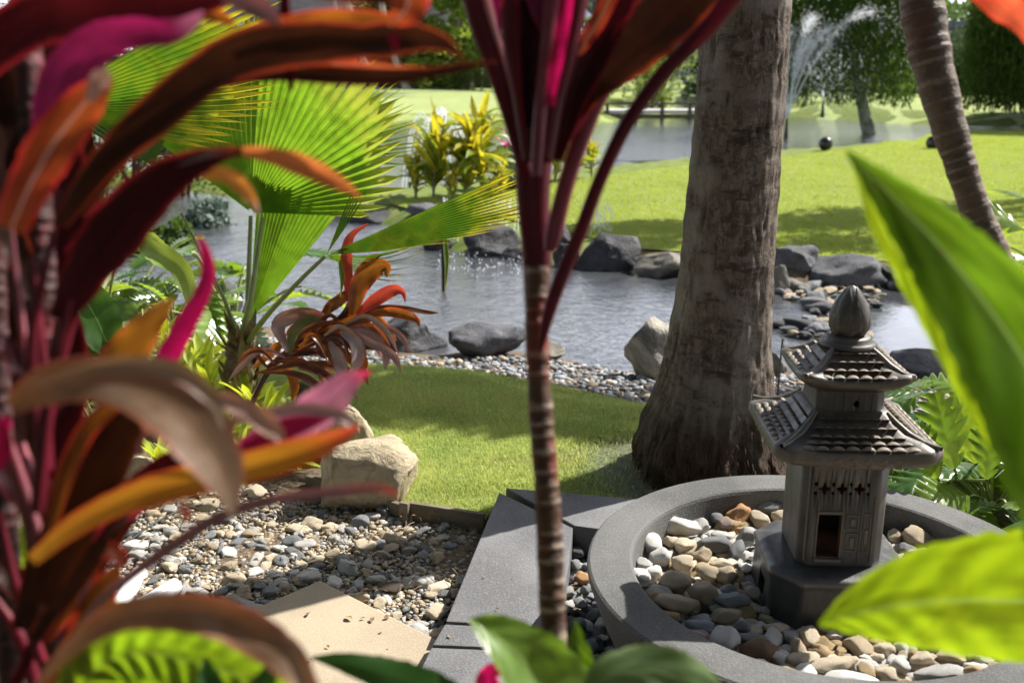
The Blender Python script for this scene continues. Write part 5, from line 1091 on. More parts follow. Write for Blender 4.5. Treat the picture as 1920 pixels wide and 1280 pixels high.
rm = random.Random(44)
for i in range(20):
    u = rm.random(); x0 = 490+u*170; y0 = 695-u*95; dr = rm.choice([-1, 1, 1]); L_ = rm.uniform(50, 105); dy = rm.uniform(-30, 50)
    M_([(x0, y0, 5), (x0+dr*L_*.4, y0-rm.uniform(0, 26)+dy*.2, rm.uniform(9, 15)), (x0+dr*L_*.8, y0+dy*.6, rm.uniform(9, 15)), (x0+dr*L_, y0+dy+rm.uniform(10, 40), 2)], rm.choice([CB, CB, CO, CS]), rm.uniform(-.25, .1), rm.uniform(-30, 30))

# ------------------------------------------------------------------ chartreuse rosettes
CH = leaf_mat('chartreuse strap leaf', (.46, .55, .06), (.38, .50, .05), (.6, .62, .15), (.75, .82, .05), .5, .34, None, .5, streak=10, spec=.5)
def strap(L, w, up, droop, seed, n=9):
    s = np.linspace(0, 1, n); P = np.stack([L*s*math.cos(up)*(1+.1*s), 0*s, L*(s*math.sin(up)-droop*s*s)], -1)
    hw = w/2*np.interp(s, [0, .3, .75, 1], [.7, 1, .8, .05])
    v, f, uv = strip(P, hw, np.zeros(n), np.array([-.2, 0, 1.0]), .35, 5); return v, f, uv
SL = [mesh('leaf', *strap(1, .17, u, d, i), True, CH) for i, (u, d) in enumerate([(1.15, .15), (.85, .35), (.5, .45), (.25, .3)])]
def rosette(px, py, size, label, n=16, z=0.0, seed=0, mats=None, leafs=None, cat='bromeliad', name='bromeliad', group=None, loc=None):
    r = random.Random(seed); o = thing(name, label, cat, tuple(GH(px, py)) if loc is None else tuple(loc), r.uniform(0, 6), group)
    for i in range(n):
        k = (leafs or SL); me = k[min(len(k)-1, int(i/n*len(k)))]; c = bpy.data.objects.new('leaf', me); C.objects.link(c); c.parent = o
        s = size*r.uniform(.8, 1.15); c.scale = (s, s*r.uniform(.9, 1.3), s); c.rotation_euler = (r.gauss(0, .12), r.gauss(0, .12), i*2.4+r.uniform(-.3, .3)); c.location = (0, 0, .01)
    return o
RS = [(500, 800, .20, 'chartreuse rosette in front of the mossy boulder'), (470, 770, .22, 'chartreuse rosette beside the fan palm stump'), (390, 740, .24, 'chartreuse rosette left of the fan palm stump'), (340, 720, .24, 'chartreuse rosette behind the amber leaf tip'), (430, 830, .20, 'chartreuse rosette below the fan palm stump'),
      (355, 900, .17, 'chartreuse rosette on the soil left of the gravel'), (300, 880, .16, 'small chartreuse rosette beside the small boulder'), (560, 850, .15, 'chartreuse rosette touching the sandstone boulder'), (520, 870, .16, 'chartreuse rosette under the yellow orange leaf'), (455, 880, .16, 'chartreuse rosette under the pink leaf'), (590, 830, .14, 'tiny chartreuse rosette against the boulder'),
      (150, 740, .26, 'chartreuse rosette at the far left'), (230, 730, .24, 'chartreuse rosette behind the dark green blade'), (560, 790, .14, 'chartreuse rosette below the brown cordyline'), (410, 860, .16, 'chartreuse rosette left of the pink leaf'), (300, 660, .25, 'chartreuse rosette behind the hot pink leaf'), (380, 690, .22, 'tall chartreuse rosette behind the palm stump')]
for i, (x, y, s, l) in enumerate(RS): rosette(x, y, s*1.25, l, 20 if s > .15 else 15, seed=i+1)

# ------------------------------------------------------------------ lobed philodendrons
PH = leaf_mat('glossy lobed leaf', (.055, .125, .02), (.07, .15, .025), (.09, .17, .03), (.26, .44, .02), .38, .22, (.32, .48, .03), .6, streak=4, spec=.9, vbump=.1)
PHY = leaf_mat('yellow green lobed leaf', (.14, .24, .03), (.18, .28, .04), (.2, .3, .05), (.42, .58, .04), .5, .26, None, .6, streak=4, spec=.8, vbump=.1)  # lighter of the two lobed leaf tones
def lobed(L, Wd, n, droop, seed, mat, slim=.6, cur=.2):
    r = random.Random(seed); ac = Acc(); K = 40; s = np.linspace(0, 1, K)
    mid = np.stack([L*s, 0*s, L*(.18*s-droop*s*s)], -1)
    ph = r.uniform(0, 1)
    for side in (-1, 1):
        m = 6; V = []
        for i, v in enumerate(s):
            env = math.sin(min(1, v*1.18+.04)*PI)**.62*(1-.25*v) if v < .82 else math.sin(min(1, v*1.18+.04)*PI)**.62*(1-.25*v)
            lob = slim*.35+(1-slim*.35)*(abs(math.sin((v*n+ph*.3)*PI))**.75); wd = Wd/2*max(env, .02)*lob
            for j in range(m):
                u = j/(m-1); V.append(mid[i]+np.array([wd*u*.75, side*wd*u, -cur*wd*u*u+.06*wd*math.sin(v*n*6.28+side)*u+.03*wd]))
        uv = [(.5+side*.5*j/(m-1), v) for v in s for j in range(m)]
        f = grid_faces(K, m); ac.add(V, f if side > 0 else f[:, ::-1], uv)
    return ac.mesh('leaf_blade', mat)
LB = [lobed(1, .62, 7, .35, i, [PH, PHY, PH][i % 3]) for i in range(6)]
STK_ = mesh('leaf_stalk', *tube(catmull([(0, 0, 0), (.35, 0, .62), (.8, 0, .95), (1, 0, 1)], 14), np.linspace(.03, .016, 14), 6), True, STALK)
def philo(loc, size, label, n, seed, spread=1.0, cat='philodendron', face=None, blades_=None, hscale=.75):
    r = random.Random(seed); o = thing('philodendron', label, cat, tuple(loc), 0)
    for i in range(n):
        a = (i*2.4+r.uniform(-.4, .4)) if face is None else face+r.uniform(-1.1, 1.1)
        h = size*r.uniform(.35, 1.15)*hscale; d = size*r.uniform(.25, .8)*spread
        tip = Vector((math.cos(a)*d, math.sin(a)*d, h)); s = bpy.data.objects.new('leaf_stalk', STK_); C.objects.link(s); s.parent = o
        s.scale = (d, size*.6, h); s.rotation_euler = (0, 0, a)
        b = bpy.data.objects.new('leaf', (blades_ or LB)[r.randrange(len(blades_ or LB))]); C.objects.link(b); b.parent = o; k = size*r.uniform(.55, .85)
        b.location = tip; b.scale = (k, k, k); b.rotation_euler = (r.gauss(0, .35), r.uniform(-.5, .6), a+r.gauss(0, .3))
    return o
philo(GH(1830, 860)+np.array([0, .1, 0]), .36, 'glossy lobed green plant right of the lantern roof', 18, 1)
philo(GH(1960, 900), .40, 'dense lobed green plant behind the right rim of the bowl', 22, 2)
philo(np.array([1.62, 2.78, 0]), .30, 'low lobed green plant spilling onto the bowl rim', 26, 3, hscale=.4)
philo(np.array([1.70, 3.25, 0]), .42, 'lobed green plant filling the bed behind the bowl rim', 26, 33, hscale=.5)
philo(np.array([1.45, 3.55, 0]), .36, 'lobed green plant between the palm trunk and the right edge', 20, 34, hscale=.5)
philo(np.array([2.05, 3.0, 0]), .42, 'lobed green plant in the bed right of the bowl', 24, 35, hscale=.55)
philo(np.array([2.2, 3.6, 0]), .50, 'taller lobed green plant at the back of the right bed', 24, 36, hscale=.6)
philo(np.array([1.38, 3.05, 0]), .26, 'small lobed green plant between the lantern and the bowl rim', 16, 4, hscale=.4)
philo(np.array([1.95, 2.55, 0]), .32, 'lobed green plant at the far right of the bowl', 20, 5, hscale=.45)
for i, pp in enumerate([[(1755, 860, 5), (1745, 780, 40), (1735, 730, 44), (1738, 700, 8)], [(1800, 850, 5), (1800, 770, 34), (1778, 720, 40), (1770, 700, 8)]]): pass
# big upright lobed leaves next to the lantern
up = thing('philodendron', 'upright backlit lobed leaves beside the upper lantern roof', 'philodendron', tuple(G(1800, 900, 0)))
for i, (b_, e_, s_) in enumerate([((1790, 880, 3.05), (1745, 705, 3.05), 1.0), ((1830, 870, 3.1), (1785, 705, 3.15), 1.0), ((1850, 900, 3.0), (1860, 760, 3.0), .8), ((1760, 900, 3.0), (1690, 770, 3.1), .8)]):
    A_ = W(*b_); B_ = W(*e_); d_ = B_-A_; Lg = np.linalg.norm(d_); o = bpy.data.objects.new('leaf', LB[1 if i % 2 else 0]); C.objects.link(o)
    x_ = Vector(d_/Lg); n_ = Vector(norm(CAM-A_)); y_ = n_.cross(x_).normalized(); z_ = x_.cross(y_)
    m = Matrix((x_, y_, z_)).transposed().to_4x4(); o.parent = up; m = Matrix.Translation(Vector(A_)-up.location) @ m @ Matrix.Diagonal((Lg, Lg*.95, Lg*.6, 1)); o.matrix_basis = m
    st = stalk([G(1800, 900, 0), A_*.7+G(1800, 900, 0)*.3, A_], .006, .004, up)
LF = [lobed(1, .50, 11, .55, 20+i, PHY if i % 2 else PH, .25, .1) for i in range(4)]
philo(GH(330, 640), .52, 'feathery lobed yellow green plant at the left pond edge', 22, 7, blades_=LF)
philo(GH(180, 660), .50, 'feathery lobed plant at the far left behind the red leaves', 20, 8, blades_=LF)
philo(GH(250, 610), .55, 'tall feathery lobed plant beside the pond on the left', 16, 9, blades_=LF)
philo(W(420, 420, 6.2)*np.array([1, 1, 0])+np.array([0, 0, -.2]), .8, 'hanging lobed foliage behind the fan palm hub', 14, 10, blades_=LF)
philo(GH(1990, 560), .9, 'yellow green lobed foliage at the right edge above the stream', 16, 11, blades_=[LB[1], LB[4]])
# broad dark leaves on the left
bl = thing('broadleaf_plant', 'plant with smooth dark green paddle leaves at the left behind the red leaves', 'plant', tuple(G(210, 860, 0)))
blade(bl, [(130, 530, 10), (158, 560, 74), (182, 600, 84), (200, 640, 62), (222, 672, 5)], leaf_mat('smooth green paddle leaf', (.045, .11, .02), (.055, .12, .025), (.07, .13, .03), (.12, .28, .03), .35, .4, None, .3, streak=5, rib=(.2, .3, .1), ribw=.05), 3.4, label='oval dark green leaf')
blade(bl, [(205, 560, 20), (225, 580, 50), (245, 600, 40), (262, 612, 5)], SAGE, 3.5); blade(bl, [(130, 650, 10), (175, 655, 26), (230, 662, 30), (280, 690, 5)], DARKG, 3.4); blade(bl, [(120, 690, 10), (170, 690, 26), (230, 700, 24), (270, 712, 4)], DARKG, 3.4)
blade(bl, [(225, 455, 8), (265, 450, 40), (300, 476, 44), (335, 500, 36), (352, 540, 30), (352, 570, 4)], leaf_mat('pale shiny leaf', (.28, .38, .14), (.2, .32, .06), (.3, .4, .1), (.5, .62, .08), .4, .28, None, .6, streak=5, spec=.8), 3.9, label='shiny pale green leaf')
blade(bl, [(150, 300, 10), (165, 380, 60), (160, 440, 50), (170, 490, 5)], DARKG, 3.6)
for e in [(222, 672, 3.4), (262, 612, 3.5), (130, 650, 3.4), (120, 690, 3.4), (225, 455, 3.9), (150, 300, 3.6)]: stalk([G(210, 860, 0), G(210, 860, 0)*.4+W(*e)*.6+np.array([-.03, 0, .05]), W(*e)], .007, .005, bl)
# two white pipes
for i, (a, b, l) in enumerate([((232, 1120), (262, 1075), 'upper short white plastic pipe lying behind the red leaves'), ((258, 1142), (330, 1098), 'lower white plastic pipe end lying on the gravel')]):
    A_ = G(*a, .01); B_ = G(*b, .01); o = thing('white_pipe', l, 'pipe', tuple(A_)); d_ = norm(B_-A_); A2 = A_-d_*.08; P = np.array([A2+(B_-A2)*s for s in np.linspace(0, 1, 10)])
    v, f, uv = tube(P, .026, 28); v2, f2, uv2 = tube(P[::-1], .0235, 28); ac = Acc(); ac.add(v, f); ac.add(v2, f2)
    k = 28; ri = [[9*k+j, 9*k+(j+1) % k, len(v)+(k-1-((j+1) % k)) if False else len(v)+j, 0][:3] for j in range(0)]
    world_part('pipe_wall', ac.mesh('pipe_wall', simple('white plastic', (.78, .79, .80), .35, None, 8, 60, .02)), None, o)
    world_part('pipe_rim', mesh('pipe_rim', *tube([B_+d_*0+np.cross(d_, [0, 0, 1.])*math.cos(a_)*.0248+np.array([0, 0, 1.])*math.sin(a_)*.0248 for a_ in np.linspace(0, 6.2832, 33)], .0018, 6), True, simple('white plastic rim', (.8, .81, .82), .3)), None, o)
# twigs and dry leaf bits on soil
ac = Acc(); r = random.Random(12)
for i in range(420):
    p = G(r.uniform(230, 900), r.uniform(860, 1150), -.01)+np.array([0, 0, .012]); a = r.uniform(0, 6.3); L_ = r.uniform(.015, .07); e = np.array([math.cos(a)*L_, math.sin(a)*L_, r.uniform(0, .012)]); q = catmull([p, p+e*.5+np.array([0, r.gauss(0, .004), .004]), p+e], 5)
    v, f, uv = tube(q, .0011*r.uniform(.6, 1.6), 4); ac.add(v, f, uv)
tag(mk('twigs', ac.mesh('twigs', simple('dry twig', (.26, .19, .13), .9))), 'thin dry twigs strewn over the gravel and soil', 'twigs', kind='stuff')
kp = G(735, 1110, -.02); o = put_stone('bark_chunk', 'rust', (kp[0], kp[1], .0), (.045, .032, .012), (.1, .1, .3), 'flat dark brown bark chunk lying in the gravel near the slab', 'bark'); o.data = o.data.copy(); o.data.materials.clear(); o.data.materials.append(simple('dark bark chunk', (.11, .085, .06), .9, (.07, .055, .04), 20, 80, .9))
# dark irrigation pipe over the soil
o = mk('garden_hose', mesh('garden_hose', *tube(catmull([G(x, y, .0) for x, y in [(200, 1060), (260, 1000), (330, 960), (400, 940), (470, 925), (520, 918)]], 40), .004, 8), True, simple('black rubber', (.02, .02, .02), .5))); tag(o, 'thin black irrigation hose across the soil beside the gravel', 'hose')
o = mk('irrigation_riser', mesh('irrigation_riser', *tube([G(1458, 745, -.02), G(1458, 745, -.02)+np.array([0, 0, .17]), G(1458, 745, -.02)+np.array([0.004, 0, .3])], .005, 8), True, simple('grey riser', (.08, .08, .08), .5))); tag(o, 'thin grey irrigation riser standing between the palm trunk and lantern', 'riser')
# ------------------------------------------------------------------ background planting and buildings
def cloud(centers, radii, n, size, seed, droop=0.0, asp=.5, zsq=1.0, hollow=.5):
    """leaf shaped faces spread over clumps; centres (m,3), radii (m,)"""
    r = np.random.default_rng(seed); m = len(centers); k = r.integers(0, m, n); d = norm(r.normal(size=(n, 3))); rad = (hollow+(1-hollow)*r.uniform(0, 1, n)**.6)
    p = centers[k]+d*(radii[k]*rad)[:, None]*np.array([1, 1, zsq])
    a = norm(r.normal(size=(n, 3))+d*.6+np.array([0, 0, -droop*3])); b = norm(np.cross(a, norm(r.normal(size=(n, 3))))); s = size*r.uniform(.6, 1.3, n)[:, None]
    v = np.stack([p-a*s*.5, p+b*s*asp*.5, p+a*s*.5, p-b*s*asp*.5], 1).reshape(-1, 3)
    uv = np.tile(np.array([[.5, 0], [1, .5], [.5, 1], [0, .5]]), (n, 1))
    return v, np.arange(n*4).reshape(-1, 4), uv
def fol(name, a, b, c, tr, tf=.4, ro=.55, sp_=.25):
    N = NT(name); p = N.geo(); n1 = N.noise(p, 1.1, 4).outputs[0]; n2 = N.noise(p, 7, 2).outputs[0]
    col = N.mix(N.ramp(n1, .38, .62), a, b); col = N.mix(N.math('MULTIPLY', N.ramp(n2, .5, .62), .7), col, c)
    t = N.mix(N.math('MULTIPLY', N.ramp(n2, .45, .62), .6), tr, c)
    return N.done(N.n('MixShader', {0: tf, 1: N.bsdf(color=col, rough=ro, spec=sp_), 2: N.n('BsdfTranslucent', {0: t}).outputs[0]}).outputs[0])
F1 = fol('mid green foliage', (.03, .06, .014), (.05, .09, .018), (.09, .14, .025), (.14, .24, .03))
F2 = fol('bright yellow green foliage', (.09, .15, .02), (.13, .19, .03), (.2, .25, .04), (.30, .40, .04), .5)
F3 = fol('blue grey foliage', (.09, .13, .11), (.13, .18, .15), (.19, .24, .20), (.14, .2, .13), .3)
F4 = fol('dark green shade foliage', (.02, .045, .012), (.035, .065, .016), (.06, .10, .02), (.08, .14, .02), .35)  # dark green; the tone also stands for shade on backlit far trees
TRK = simple('pale grey trunk', (.30, .28, .24), .9, (.20, .18, .15), 3, 30, .6, .2, .02); TRD = simple('dark trunk', (.08, .065, .05), .9, (.12, .10, .07), 3, 30, .6, .2, .02)
def tree(x, y, h, w, mat, label, seed, n=5200, leaf=.22, trunk=TRD, low=.15, zq=1.0, group=None, cat='tree', name='leafy_tree', tr=.13, droop=0):
    z0 = float(hz(x, y)); o = thing(name, label, cat, (x, y, z0), 0, group); r = np.random.default_rng(seed)
    P = catmull([(x, y, z0-.1), (x+r.normal()*.1, y, z0+h*.3), (x+r.normal()*.25, y+r.normal()*.2, z0+h*.7)], 14)
    world_part('trunk', mesh('trunk', *tube(P, np.linspace(tr, tr*.45, 14), 9), True, trunk), None, o)
    m = 26; c = []
    for i in range(m):
        zz = low+(1-low)*r.uniform(0, 1); wr = w/2*math.sin(min(1, max(.12, 1.12-zz))*PI*.5)**.6; a = r.uniform(0, 6.28); d = wr*r.uniform(.2, .85); c.append((x+math.cos(a)*d, y+math.sin(a)*d, z0+h*zz*.92))
    c = np.array(c); rd = w*r.uniform(.10, .22, m)
    bn = Acc()
    for q in c[:9]: bn.add(*tube(catmull([P[7], (P[9]+q)/2+np.array([0, 0, .1]), q], 6), np.linspace(tr*.35, tr*.1, 6), 5))
    world_part('branches', bn.mesh('branches', trunk), None, o)
    ac = Acc(); ac.add(*cloud(c, rd, n, leaf, seed, droop, .55, zq))
    world_part('crown', ac.mesh('crown', mat, False), None, o); return o
# row of far trees: x, y, height, width
TR = [(-2.4, 46.6, 8.2, 4.4, F2, 'sunny bushy tree directly before the pavilion'), (-5.2, 47.2, 8.6, 4.0, F1, 'green tree in front of the house roof'), (-24, 52, 9, 8, F1, 'green tree at the far left behind the big fan'), (-17, 54, 10, 8, F2, 'sunny yellow green tree behind the arching red leaf'), (-11, 56, 10, 8, F1, 'mid green tree behind the dark house'), (-6.5, 50, 6.5, 5.5, F2, 'bright bushy tree left of the central cordyline'), (-3.2, 47, 4.5, 4.5, F2, 'round bright tree beside the house wall'), (-1, 60, 12, 9, F1, 'tall green tree behind the central cordyline'),
      (5, 62, 11, 8, F3, 'blue grey leaved tree right of the red crown'), (8.2, 56, 8, 5.5, F3, 'silvery blue palm like tree by the pond'), (10.2, 50, 6.5, 5.2, F4, 'dark green tree left of the palm trunk'), (13, 60, 11, 8, F1, 'green tree behind the palm trunk'), (17, 66, 10, 8, F2, 'sunny tree above the waterfall wall'), (22, 64, 11, 9, F1, 'green tree beyond the fountain'), (28, 60, 11, 9, F4, 'dark tree on the far right'), (34, 56, 11, 9, F1, 'green tree at the right end'), (40, 50, 11, 9, F4, 'dark green tree at the right edge'), (25, 47, 7, 7, F4, 'dark spreading tree behind the weeping branches'), (31, 44, 7.5, 7, F4, 'shadowy tree right of the leaning stem'), (-32, 46, 10, 9, F4, 'dark tree at the left edge'), (-27, 38, 6, 6, F1, 'green tree on the left bank')]
for i, (x, y, h, w, m, l) in enumerate(TR): tree(x, y, min(h*.62, 6.6), w*.85, m, l, i+1, 4600, .26 if m is not F3 else .3)
ac = Acc(); r = np.random.default_rng(77); cs = np.stack([r.uniform(-62, 62, 260), r.uniform(70, 84, 260), r.uniform(0, 6.0, 260)], -1); ac.add(*cloud(cs, r.uniform(1.2, 2.2, 260), 42000, .6, 5))
tag(mk('woodland', ac.mesh('woodland', F1, False)), 'dense green woodland filling the far background', 'woodland', kind='stuff')
# hedges and low shrubs along the far bank
def shrub(x, y, w, h, mat, label, seed, n=1600, leaf=.13, name='shrub', cat='shrub', box=False, group=None):
    z0 = float(hz(x, y)); r = np.random.default_rng(seed); m = 22
    if box: c = np.stack([x+r.uniform(-w/2, w/2, m*3), y+r.uniform(-.4, .4, m*3), z0+r.uniform(.1, h-.2, m*3)], -1); rd = np.full(m*3, .28)
    else:
        c = np.stack([x+r.normal(0, w/4.5, m), y+r.normal(0, w/5, m), z0+h*r.uniform(.15, .85, m)], -1); rd = np.full(m, min(w, h)*.22)
    ac = Acc(); ac.add(*cloud(c, rd, n, leaf, seed, 0, .55)); o = thing(name, label, cat, (x, y, z0), 0, group)
    world_part('foliage', ac.mesh('foliage', mat, False), None, o)
    b = Acc()
    for q in c[:6]: b.add(*tube(catmull([(x, y, z0-.05), ((x+q[0])/2, (y+q[1])/2, z0+h*.3), q], 5), .03*min(1, h), 5))
    world_part('stems', b.mesh('stems', TRD), None, o); return o
shrub(-1.9, 45.5, 2.6, 1.5, F1, 'clipped green hedge in front of the dark house', 1, 3000, .1, 'hedge', 'hedge', True)
shrub(-4.2, 45, 1.6, 1.4, F2, 'loose pale shrub left of the clipped hedge', 2)
shrub(5.6, 41, 1.9, 2.6, F2, 'yellow green shrub behind the low rail', 3, 1500, .16); shrub(6.0, 41.4, 1.1, 1.2, F2, 'bright yellow shrub below the taller one', 4, 900, .14); shrub(3.4, 42, 1.8, 1.2, F1, 'green shrub left of the low rail', 5)
shrub(9.6, 40.5, 3.0, 2.0, F4, 'dark shrub just left of the palm trunk', 6, 2400, .15); shrub(8.1, 44, 1.6, 1.0, F1, 'low green shrub behind the low rail', 7); shrub(-9, 46.5, 2.4, 1.6, F1, 'green shrub beside the leaning palms', 8); shrub(-12.5, 46, 2.4, 2.2, F3, 'grey green shrub at the house corner', 9)
for i, (x, y, w, h) in enumerate([(15.5, 49.5, 2.5, 1.6), (19, 46.5, 3.2, 1.7), (22.5, 45, 3.2, 2.2), (26, 43, 4, 2.4), (12.2, 48, 2.2, 1.6)]):
    shrub(x, y, w, h, F4, ['dark shrub at the foot of the waterfall wall', 'dark shrub behind the weeping tree', 'dark shrub right of the weeping tree', 'broad dark shrub at the right end of the far bank', 'dark shrub left of the fountain spray'][i], 20+i, 2200, .15)
for i in range(9):  # row of dark bushes added to deepen the shade along the far bank
    shrub(9.5+i*2.7, 46.5-abs(i-4)*.5, 3.2, 2.6+.5*math.sin(i*2.1), F4, ['added dark bush left of the tall fountain', 'added dark bush behind the tall fountain', 'added dark bush behind the level fountain', 'added dark bush left of the weeping trunk', 'added dark bush behind the weeping trunk', 'added dark bush right of the weeping trunk', 'added dark bush behind the leaning stem', 'added dark bush right of the leaning stem', 'added dark bush at the right edge of the far bank'][i], 70+i, 3000, .17)
# dark house with leaning palms
hs = thing('house', 'dark timber house with a pitched roof behind the far lawn', 'house', (-7.5, 52, .5))
dk = simple('dark timber wall', (.035, .032, .035), .8, (.02, .02, .022), 2); rf = simple('charcoal roof', (.022, .022, .026), .8, (.035, .035, .04), 3); wt = simple('off white trim', (.55, .55, .55), .7); gl = simple('window glass', (.10, .12, .15), .1, None, 3, 30, .0, 1.0)
def wbox(name, x0, x1, y0, y1, z0, z1, m, parent): return world_part(name, slab_prism(name, [(x0, y0), (x1, y0), (x1, y1), (x0, y1)], z0, z1, m, .01), None, parent)
wbox('wall', -14.5, -1.0, 50.5, 56, .3, 3.6, dk, hs)
w_ = []
for x in (-13, -10.8, -5.8, -3.4): f_ = wbox('window', x-.55, x+.55, 50.40, 50.49, 1.3, 2.6, wt, hs); wbox('pane', x-.45, x+.45, 50.36, 50.395, 1.4, 2.5, gl, f_)
wbox('door', -8.6, -7.6, 50.38, 50.49, .5, 2.8, simple('grey door', (.25, .25, .27), .6), hs)
for x in (-14.2, -11.9, -9.3, -7.0, -4.6, -1.4): wbox('veranda_post', x-.06, x+.06, 48.9, 49.02, .4, 3.4, wt if x > -8 else dk, hs)
wbox('veranda_floor', -14.6, -1.0, 48.8, 50.38, .3, .55, dk, hs)
bm = bmesh.new(); v_ = [bm.verts.new(p) for p in [(-15.2, 48.2, 3.45), (-.4, 48.2, 3.45), (-.4, 57, 3.45), (-15.2, 57, 3.45), (-13, 52.5, 6.2), (-2.6, 52.5, 6.2)]]
for f_ in [(0, 1, 5, 4), (2, 3, 4, 5), (1, 2, 5), (3, 0, 4), (3, 2, 1, 0)]: bm.faces.new([v_[i] for i in f_])
world_part('roof', bm_mesh(bm, 'roof', rf), None, hs); wbox('gutter', -15.25, -.35, 48.06, 48.18, 3.40, 3.56, simple('grey gutter', (.4, .42, .44), .5), hs)
pv = thing('pavilion', 'open pavilion with a pale gable edge behind the central cordyline', 'pavilion', (0, 46, .3))
for x in (-.4, 1.2, 2.8): wbox('post', x-.07, x+.07, 45.9, 46.04, .2, 3.9, simple('pale post', (.5, .47, .42), .7), pv)
bm = bmesh.new(); v_ = [bm.verts.new(p) for p in [(-1.2, 45.3, 3.7), (3.6, 45.3, 3.7), (3.6, 48.3, 3.7), (-1.2, 48.3, 3.7), (1.2, 46.8, 5.6)]]
for f_ in [(0, 1, 4), (1, 2, 4), (2, 3, 4), (3, 0, 4), (3, 2, 1, 0)]: bm.faces.new([v_[i] for i in f_])
world_part('roof', bm_mesh(bm, 'roof', simple('silver roof', (.32, .36, .42), .5)), None, pv)
def lean_palm(x, y, h, dx, label, seed, crown=True, r0=.17, cr=2.2):
    z0 = float(hz(x, y)); o = thing('coconut_palm', label, 'palm', (x, y, z0)); P = catmull([(x, y, z0-.1), (x+dx*.45, y, z0+h*.18), (x+dx*.9, y, z0+h*.5), (x+dx, y, z0+h)], 40)
    rr_ = np.interp(np.linspace(0, 1, 40), [0, .06, .2, 1], [r0*1.5, r0*1.05, r0*.9, r0*.7])*(1+.03*np.sin(np.arange(40)*2.9)); world_part('trunk', mesh('trunk', *tube(P, rr_, 12), True, TRK), None, o)
    r = random.Random(seed)
    for i in range(13):
        a = i*2.4; Lf = cr*r.uniform(.8, 1.1); up_ = r.uniform(-.1, .9); s = np.linspace(0, 1, 12); d = np.array([math.cos(a), math.sin(a), 0]); Q = P[-1]+d*Lf*s[:, None]*(1-.15*s[:, None])+np.array([0, 0, 1.])*(Lf*(up_*s-(.55+up_*.5)*s*s))[:, None]
        ac = Acc(); ac.add(*tube(Q, np.linspace(.03, .008, 12), 4)); sd_ = np.cross(d, [0, 0, 1.])
        for k in range(1, 12):
            for q in np.linspace(0, 1, 3)[:2]:
                b = Q[k]*(1-q)+Q[k-1]*q
                for side in (-1, 1):
                    ll = .5*math.sin(.25+s[k]*2.6)*cr/2.2; e = b+sd_*side*ll*.8+d*ll*.45+np.array([0, 0, -ll*.45]); m_ = (b+e)/2+np.array([0, 0, .03]); wv = d*.035
                    ac.add([b-wv, b+wv, m_+wv, m_-wv, e, e], [[0, 1, 2, 3], [3, 2, 4, 5]])
        world_part('frond', ac.mesh('frond', F2 if i % 3 else F1, False), None, o)
lean_palm(-4.5, 44.5, 6.5, -1.1, 'leaning palm nearest the hedge', 1); lean_palm(-5.9, 44.8, 7, -1.2, 'leaning palm in the middle of the group by the house', 2); lean_palm(.35, 44.2, 7, -1.0, 'leaning palm partly hidden by the central cordyline', 3); lean_palm(-7.4, 46, 7, -.4, 'slim upright palm by the house', 4, r0=.1)
lean_palm(-2.0, 50, 8, .2, 'slim palm behind the pavilion', 5, r0=.1)
# low rail and bridge
rl_ = thing('low_bridge', 'low dark bridge with a pale deck edge at the far end of the pond', 'bridge', (7.5, 37.5, -.2))
wbox('deck', 3.4, 8.6, 37.2, 38.6, -.02, .10, simple('pale deck', (.5, .5, .48), .7), rl_)
for i in range(6): wbox('post', 3.4+i*1.0, 3.52+i*1.0, 37.05, 37.18, -.5, .34, TRD, rl_)
wbox('rail', 3.3, 8.7, 37.0, 37.04, .30, .38, TRD, rl_); wbox('beam', 3.3, 8.7, 37.08, 37.18, -.2, -.04, TRD, rl_)
# retaining wall with water sheet
ww = thing('stone_wall', 'grey stone retaining wall with a wet face behind the fountain', 'wall', (17, 56, .2))
wm = simple('wet grey stone', (.10, .105, .13), .5, (.06, .065, .08), 2, 20, .8, .5, .05)
for i in range(9):
    r = random.Random(i); x = 11.5
    while x < 27:
        l_ = r.uniform(1.0, 2.2); wbox('stone_block', x, min(x+l_, 27)-.04, 54+r.uniform(0, .1), 56, .2+i*.42, .2+(i+1)*.42-.03, wm, ww); x += l_
